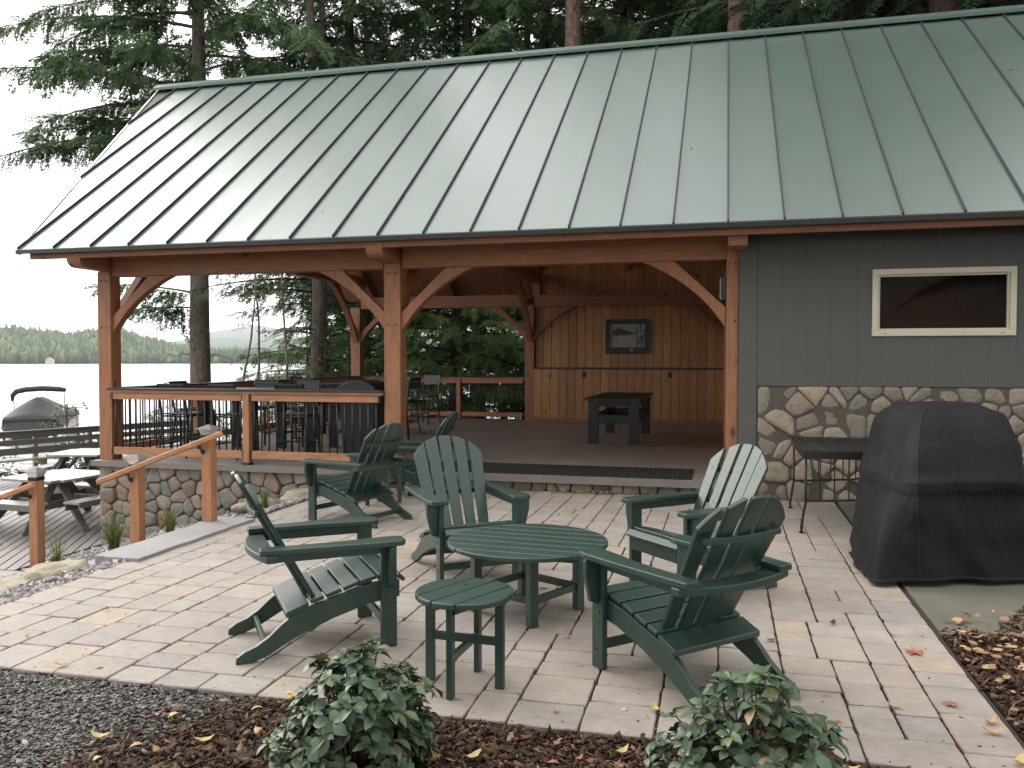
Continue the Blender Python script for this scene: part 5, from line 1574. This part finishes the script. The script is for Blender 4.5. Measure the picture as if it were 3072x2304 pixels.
# the big pine on the shore, branches reaching out over the lake
x, y = -13.9, 20.2; zb = G_Y(x,y)
IL = RAD(194)
ex = [(7.5-zb, IL+.12, 6.0), (8.0-zb, IL-.25, 4.6), (8.8-zb, IL+.4, 5.2), (9.6-zb, IL-.05, 4.6), (10.6-zb, IL+.2, 5.0), (11.6-zb, IL-.3, 4.8), (12.6-zb, IL+.1, 4.2), (6.9-zb,IL+.02,4.3), (8.4-zb,IL+.1,5.2),(9.9-zb,IL+.3,3.6),(11.0-zb,IL-.1,5.2),
      (3.4-zb, IL+.1, 2.6), (3.0-zb, IL-.35, 2.3), (4.3-zb, IL-.2, 2.0), (9.4-zb, .1, 3.4), (8.6-zb, .5, 3.0)]
tk, cr = conifer(3, 24, .30, 9.5, 50, 4.6, None, None, .05, (.05,.3), 1., 1.08, ex, .9, .05, 6, .10, (-.1,1.05))
# pruned branch scars on the trunk
for z, a in ((4.75,RAD(255)),(2.6,RAD(250)),(3.6,RAD(275))):
    p = Vector((.27*math.cos(a),.27*math.sin(a),z)); tk.tube([p*1.0, p+Vector((.05*math.cos(a),.05*math.sin(a),0))], [.10,.07], 10)
tree('pine_tree', 'big gray barked pine at the lake shore, seen through the porch and above the roof', 'tree', (x,y,zb), tk, cr, 'bark', 'needle')
# tall hemlocks behind the building
HK = []
for i, (seed, H, r0, zl, nb, bl, tm, cm) in enumerate([(11,24,.25,5.5,140,4.6,'bark_dark','needle_dark'),(12,21,.22,4.0,130,4.4,'bark_dark','needle'),(13,26,.28,7.2,120,4.6,'bark_red','needle_dark')]):
    HK.append((*conifer(seed, H, r0, zl, nb, bl, None, None, .045, (.0,.3), 1., 1.1), tm, cm))
protos = [None]*3
trees = [(-10.6,22.8,0,.0,1.,'dark hemlock behind the porch, left of the rear corner post'),
 (-8.3,25.5,1,1.2,1.05,None),(-11.8,26.5,1,2.6,1.,None),(-5.9,28.2,0,2.0,1.05,None),(-3.0,25.6,1,.7,.95,None),(-.9,30.5,0,3.3,1.05,None),
 (3.2,22.8,2,4.4,1.3,None),(5.2,21.6,2,5.2,1.4,None),(8.7,22.2,2,1.9,1.3,None),(5.0,28.5,0,2.2,1.1,None),(-7.6,33.0,0,.4,1.15,None),(-2.6,35.0,1,2.4,1.2,None),(3.4,36.0,0,1.1,1.2,None),(11.5,24.0,1,.2,1.05,None),(-1.6,25.6,1,3.0,1.2,None),(3.5,25.6,1,.5,1.3,None),(7.3,26.2,0,4.6,1.3,None),(-7.2,24.0,1,5.6,1.1,None),(8.0,36.0,0,4.0,1.2,None)]
for x, y, k, rz, s, lab in trees:
    loc = (x, y, G_Y(x,y))
    lab = lab or 'dense dark hemlock standing behind the building'
    grp = None if 'corner post' in lab else 'dark hemlocks behind the building'
    if protos[k] is None:
        tk, cr, tm, cm = HK[k]; protos[k] = tree('hemlock_tree', lab, 'tree', loc, tk, cr, tm, cm, rz, grp, s)
    else:
        o = copy_tree(protos[k], loc, rz, None, lab, grp, s)
        if grp is None and 'group' in o: del o['group']
for x, y, lab in ((-3.83,21.6,'tall pine with a bare reddish trunk above the middle of the roof'),(.2,21.5,'tall pine with a bare reddish trunk by the vent pipe')):
    tk, cr = conifer(int(x*7)+90, 30, .265, 12.0, 44, 3.6, None, None, .04, (.0,.3), .9, 1.05, (), .9, .05, 26)
    tree('pine_tree', lab, 'tree', (x,y,G_Y(x,y)), tk, cr, 'bark_red', 'needle_dark')
for x, y, r_, lab in ((-10.4,20.0,.165,'dark straight trunk seen between the stools and the rear corner post, left one'),(-10.63,21.0,.13,'thinner dark trunk just right of a thicker one behind the porch')):
    tk, cr = conifer(int(y*10), 24, r_, 8.5, 46, 3.8, None, None, .045, (.0,.3), .9, 1.05, (), 1., .06, 16)
    tree('hemlock_tree', lab, 'tree', (x,y,G_Y(x,y)), tk, cr, 'bark', 'needle')
# young bright hemlocks right behind the rear railing
yh = [conifer(s, H, .07, .25, nb, bl, None, None, .06, (.05,.35), 1., .72, (), 1., .05, 0, .2) for s, H, nb, bl in ((31,6.5,62,2.5),(32,5.0,54,2.2))]
yp = [None, None]
for x, y, k, rz, s, lab in [(-7.0,21.6,0,0,1.,'bright young hemlock behind the rear railing, beside the middle post'),(-5.2,21.9,1,1.,1.15,'bright young hemlock at the corner of the pine wall'),(-6.1,23.2,0,2.,1.2,'taller young hemlock in the middle of the rear opening'),
   (-4.3,23.0,1,3.,1.1,'young hemlock largely hidden behind the pine wall'),(-8.9,22.2,1,4.,1.1,'young hemlock behind the rear corner post'),(-12.2,22.9,1,.6,1.15,'young hemlock on the shore between the saplings'),(-13.0,22.6,1,2.6,.8,'low young hemlock beside the big pine trunk'),(-11.0,20.9,0,1.5,.9,'young hemlock among the pale saplings behind the stools'),(-15.6,20.6,1,2.2,.72,'short young hemlock overhanging the water left of the big pine'),(-9.6,22.6,1,5.0,1.2,'young hemlock between the saplings and the dark straight trunk')]:
    loc = (x,y,G_Y(x,y))
    if yp[k] is None: yp[k] = tree('young_hemlock', lab, 'tree', loc, *yh[k], 'bark_dark', 'needle_light', rz, None, s)
    else: copy_tree(yp[k], loc, rz, None, lab, None, s)
# unseen hemlock copies added around the viewpoint to shade the porch from low sky
for x, y, k, rz, s_, lab in [(-13,-11,0,.3,1.1,0),(-7.5,-15,1,1.3,1.15,0),(-1.5,-12.5,0,2.2,1.1,0),(4.5,-14,0,3.3,1.15,0),(10,-10.5,1,4.1,1.15,0),(14.5,-4,0,5.1,1.1,0),(16.5,3.5,1,.9,1.2,0),(15.5,10.5,0,2.7,1.1,0),(13.5,17,1,2.,1.1,0),(1.5,-19,1,1.,1.2,0),(-17,-17,1,1.7,1.1,0)]:
    copy_tree(protos[k], (x,y,G_Y(x,y)), rz, None, 'tall dark hemlock added out of view to block low sky light', 'added hemlocks out of view', s_)
# broad leaved saplings and lakeside bushes
LQ = [(-.5,0,0),(-.1,.30,.06),(.5,0,-.04),(-.1,-.30,.06)]
def leafy(seed, H, spread, n, lean=(0,0), size=.085, stems=1, zmin=.25):
    rnd = random.Random(seed); tk = MB(); pts = []
    for s in range(stems):
        a = rnd.uniform(0,6.28); off = Vector((math.cos(a),math.sin(a),0))*(spread*.5 if stems > 1 else 0)
        path = [Vector((0,0,-.3))+off*.2*i/6*1.+Vector((lean[0]*(i/6)**1.5+off.x*(i/6)*.8+.10*math.sin(i*1.3+seed+s), lean[1]*(i/6)**1.5+off.y*(i/6)*.8, H*i/6*(1 if stems==1 else rnd.uniform(.75,1.)))) for i in range(7)]
        tk.tube(path, [max(.008,.055*(H/6)**.6*(1-i/7.2)/(stems**.5)) for i in range(7)], 7)
        for b in range(max(6,int(16/stems**.5))):
            t = rnd.uniform(zmin,.98); f = t*6; i = min(5,int(f)); p = path[i].lerp(path[i+1], f-i)
            a = rnd.uniform(0,6.28); L = spread*rnd.uniform(.4,1.)*(1.1-.5*t); q = p+Vector((math.cos(a)*L,math.sin(a)*L,rnd.uniform(-.1,.35)*L))
            tk.tube([p,p.lerp(q,.5)+Vector((0,0,.05*L)),q],[.012,.008,.003],4,False)
            pts += [(p,q)]*3
    T = np.zeros((n,4,3)); lq = np.array(LQ)
    for k in range(n):
        p, q = pts[rnd.randrange(len(pts))]; c = p.lerp(q, rnd.uniform(.25,1.08)) + Vector((rnd.gauss(0,.09),rnd.gauss(0,.09),rnd.gauss(0,.07)))*spread**.5
        A = np.array(Matrix.Rotation(rnd.uniform(0,6.28),3,'Z') @ Matrix.Rotation(rnd.gauss(0,.5),3,'X') @ Matrix.Rotation(rnd.gauss(.25,.4),3,'Y'))
        T[k] = (lq*size*rnd.uniform(.6,1.25))@A.T + np.array(c)
    return tk, T
for i, (x, y, H, sp, n, ln, st, lab) in enumerate([
    (-12.1,18.9,6.5,.7,420,(.75,0),1,'pale leaning sapling trunk just right of the big pine'),
    (-11.6,19.1,7.0,.8,420,(.05,0),1,'thin upright pale sapling, middle one of three behind the bar stools'),
    (-10.95,19.3,7.0,.8,380,(.05,.1),1,'mottled pale sapling trunk, right one of three behind the bar stools')]):
    tree('sapling', lab, 'tree', (x,y,G_Y(x,y)), *leafy(40+i,H,sp,n,ln,.075,st,.35), 'bark_pale', 'broadleaf', 0, 'saplings on the shore')
for i, (x, y, H, sp, n, lab) in enumerate([
    (-15.2,16.9,2.9,.75,900,'leafy shore bush rising in front of the boat beside the corner post'),
    (-17.8,17.2,1.7,.9,900,'low leafy bush below the bench at the left edge'),
    (-16.6,19.0,1.9,.9,900,'leafy bush under the deck bench near the corner post'),
    (-14.4,21.5,3.6,1.1,1500,'green bush at the foot of the big pine above the water'),
    (-15.0,23.4,3.0,1.2,1300,'rounded shore bush between the corner post and the big pine'),
    (-19.2,15.3,1.6,.9,700,'lakeside bush at the far left under the bench')]):
    tree('shore_bush', lab, 'bush', (x,y,max(WATER-.1,G_Y(x,y)) if i in (3,4) else -1.9), *leafy(60+i,H,sp,n,(0,0),.10,5,.15), 'bark_dark', 'broadleaf', 0, 'bushes along the lake shore')

# ---------------------------------------------------------------- the two front shrubs
def shrub(x, y, rx, ry, h, ncl, seed, lab):
    rnd = random.Random(seed); t = thing('shrub', lab, 'shrub', (x,y,-.02), 0, 'front shrubs')
    # obovate toothed leaf along +x
    P_ = []
    for i in range(7):
        u = i/6; w = .30*math.sin(math.pi*u**1.25)**.75*(1+.05*(-1)**i) if 0 < u < 1 else .015
        P_.append((u, w))
    tv = []
    for u, w in P_:
        z = .05*math.sin(u*math.pi) - .22*u*u
        tv += [(u,-w,z+.30*w),(u,0,z),(u,w,z+.30*w)]
    tv = np.array(tv); F = []
    for i in range(6):
        o_ = i*3; F += [(o_,o_+1,o_+4,o_+3),(o_+1,o_+2,o_+5,o_+4)]
    T = []; st = MB()
    k = 0
    while k < ncl:
        a = rnd.uniform(0,6.28); b = math.acos(rnd.uniform(-.05,1)); lay = rnd.choice((1.,1.,1.,.82,.62))
        d = Vector((math.sin(b)*math.cos(a), math.sin(b)*math.sin(a), math.cos(b)))
        bulge = 1+.26*1.5*noise.noise(d*2.1+Vector((seed*3.3,0,0)))+.10*noise.noise(d*5+Vector((seed,2,0)))
        c = Vector((d.x*rx, d.y*ry, d.z*h*.92+.05))*lay*bulge
        if c.z < .03: continue
        root = Vector((d.x*rx*.18, d.y*ry*.18, 0))
        st.tube([root, root.lerp(c,.5)+Vector((0,0,.03)), c], [.006,.004,.0025], 5, False)
        up = (d*.75+Vector((0,0,.65))).normalized(); nl = rnd.randint(6,9); ph = rnd.uniform(0,6.28)
        zax = up; xax = zax.orthogonal().normalized(); yax = zax.cross(xax); B_ = Matrix((xax,yax,zax)).transposed()
        for q in range(nl):
            el = rnd.uniform(-.25,.75)*(1-.0*q); L = rnd.uniform(.044,.082)*(.75 if el > .5 else 1)
            A = np.array(B_ @ Matrix.Rotation(ph+q*2.4,3,'Z') @ Matrix.Rotation(-el,3,'Y') @ Matrix.Rotation(rnd.gauss(0,.35),3,'X'))
            T.append((tv*np.array([L, L*rnd.uniform(.75,1.05), L]))@A.T + np.array(c + up*rnd.uniform(-.02,.012)))
        k += 1
    np_mesh2('foliage', np.array(T), F, None, M['shrub'], t, True)
    st.build('stems', M['stem'], t)
shrub(-1.41, 3.03, .275, .29, .43, 230, 5, 'dark green leafy shrub in the mulch, left of the front side table')
shrub(.115, 3.10, .325, .31, .44, 250, 8, 'lighter green leafy shrub in the mulch before the front right chair')

# ================================================================== air, sky, sun, camera
def add_haze(dens):
    o = MB().box(-3995, 1490, -500, 4490, WATER-1.6, 190).build('haze', bpy.data.materials.new('pale lake haze'))
    m = o.data.materials[0]; m.use_nodes = True; nt = m.node_tree; nt.nodes.clear()
    out = nt.nodes.new('ShaderNodeOutputMaterial'); v = nt.nodes.new('ShaderNodeVolumePrincipled')
    v.inputs['Color'].default_value = (.88,.93,1.,1); v.inputs['Density'].default_value = dens; v.inputs['Anisotropy'].default_value = .2
    nt.links.new(v.outputs[0], out.inputs['Volume']); o['kind'] = 'stuff'; return o
if HAZE: add_haze(HAZE)

SUN_AZ, SUN_EL = RAD(-62), RAD(32)
w = bpy.data.worlds.new('World'); sc.world = w; w.use_nodes = True; nt = w.node_tree; nt.nodes.clear()
out = nt.nodes.new('ShaderNodeOutputWorld'); bg = nt.nodes.new('ShaderNodeBackground'); sk = nt.nodes.new('ShaderNodeTexSky')
sk.sky_type = 'NISHITA'; sk.sun_disc = False; sk.sun_elevation = SUN_EL; sk.sun_rotation = SUN_AZ
sk.air_density = 1.2; sk.dust_density = 4.0; sk.ozone_density = 1.0; sk.altitude = 200
hs = nt.nodes.new('ShaderNodeHueSaturation'); hs.inputs['Saturation'].default_value = .06
nt.links.new(sk.outputs[0], hs.inputs['Color']); # thin bright overcast over the clear sky
tc = nt.nodes.new('ShaderNodeTexCoord'); cn = nt.nodes.new('ShaderNodeTexNoise'); cn.inputs['Scale'].default_value = 1.6; cn.inputs['Detail'].default_value = 5
nt.links.new(tc.outputs['Generated'], cn.inputs['Vector'])
cr = nt.nodes.new('ShaderNodeValToRGB'); cr.color_ramp.elements[0].position = .3; cr.color_ramp.elements[1].position = .7
cr.color_ramp.elements[0].color = (.68,.68,.68,1); cr.color_ramp.elements[1].color = (.92,.92,.92,1)
nt.links.new(cn.outputs[0], cr.inputs[0])
mx = nt.nodes.new('ShaderNodeMix'); mx.data_type = 'RGBA'; nt.links.new(cr.outputs[0], mx.inputs[0])
nt.links.new(hs.outputs[0], mx.inputs[6]); mx.inputs[7].default_value = (VEIL, VEIL*.99, VEIL*.97, 1)
nt.links.new(mx.outputs[2], bg.inputs[0]); nt.links.new(bg.outputs[0], out.inputs[0])
bg.inputs[1].default_value = SKY
S = Vector((math.sin(SUN_AZ)*math.cos(SUN_EL), math.cos(SUN_AZ)*math.cos(SUN_EL), math.sin(SUN_EL)))
sl = bpy.data.lights.new('sun', 'SUN'); sl.energy = SUNE; sl.angle = RAD(30); sl.color = (1.,.95,.87)
so = bpy.data.objects.new('sun', sl); col.objects.link(so); so.rotation_euler = S.to_track_quat('Z','Y').to_euler(); so.location = (-30, 15, 30)

cam = bpy.data.cameras.new('camera'); co = bpy.data.objects.new('camera', cam); col.objects.link(co)
cam.sensor_fit = 'HORIZONTAL'; cam.sensor_width = 36; cam.lens = 36*1803/2212; cam.clip_start = .05; cam.clip_end = 12000
co.location = (0,0,1.62); co.rotation_euler = (math.pi/2-math.atan((829.5-775)/1803), 0, math.atan(456/1803))
sc.camera = co
sc.view_settings.view_transform = 'Standard'; sc.view_settings.look = 'None'; sc.view_settings.exposure = EXPO; sc.view_settings.gamma = 1
sc.view_settings.use_curve_mapping = False
sc.cycles.use_denoising = True
sc.cycles.max_bounces = 8; sc.cycles.diffuse_bounces = 4; sc.cycles.glossy_bounces = 4; sc.cycles.transparent_max_bounces = 16; sc.cycles.volume_bounces = 0
sc.cycles.caustics_reflective = False; sc.cycles.caustics_refractive = False
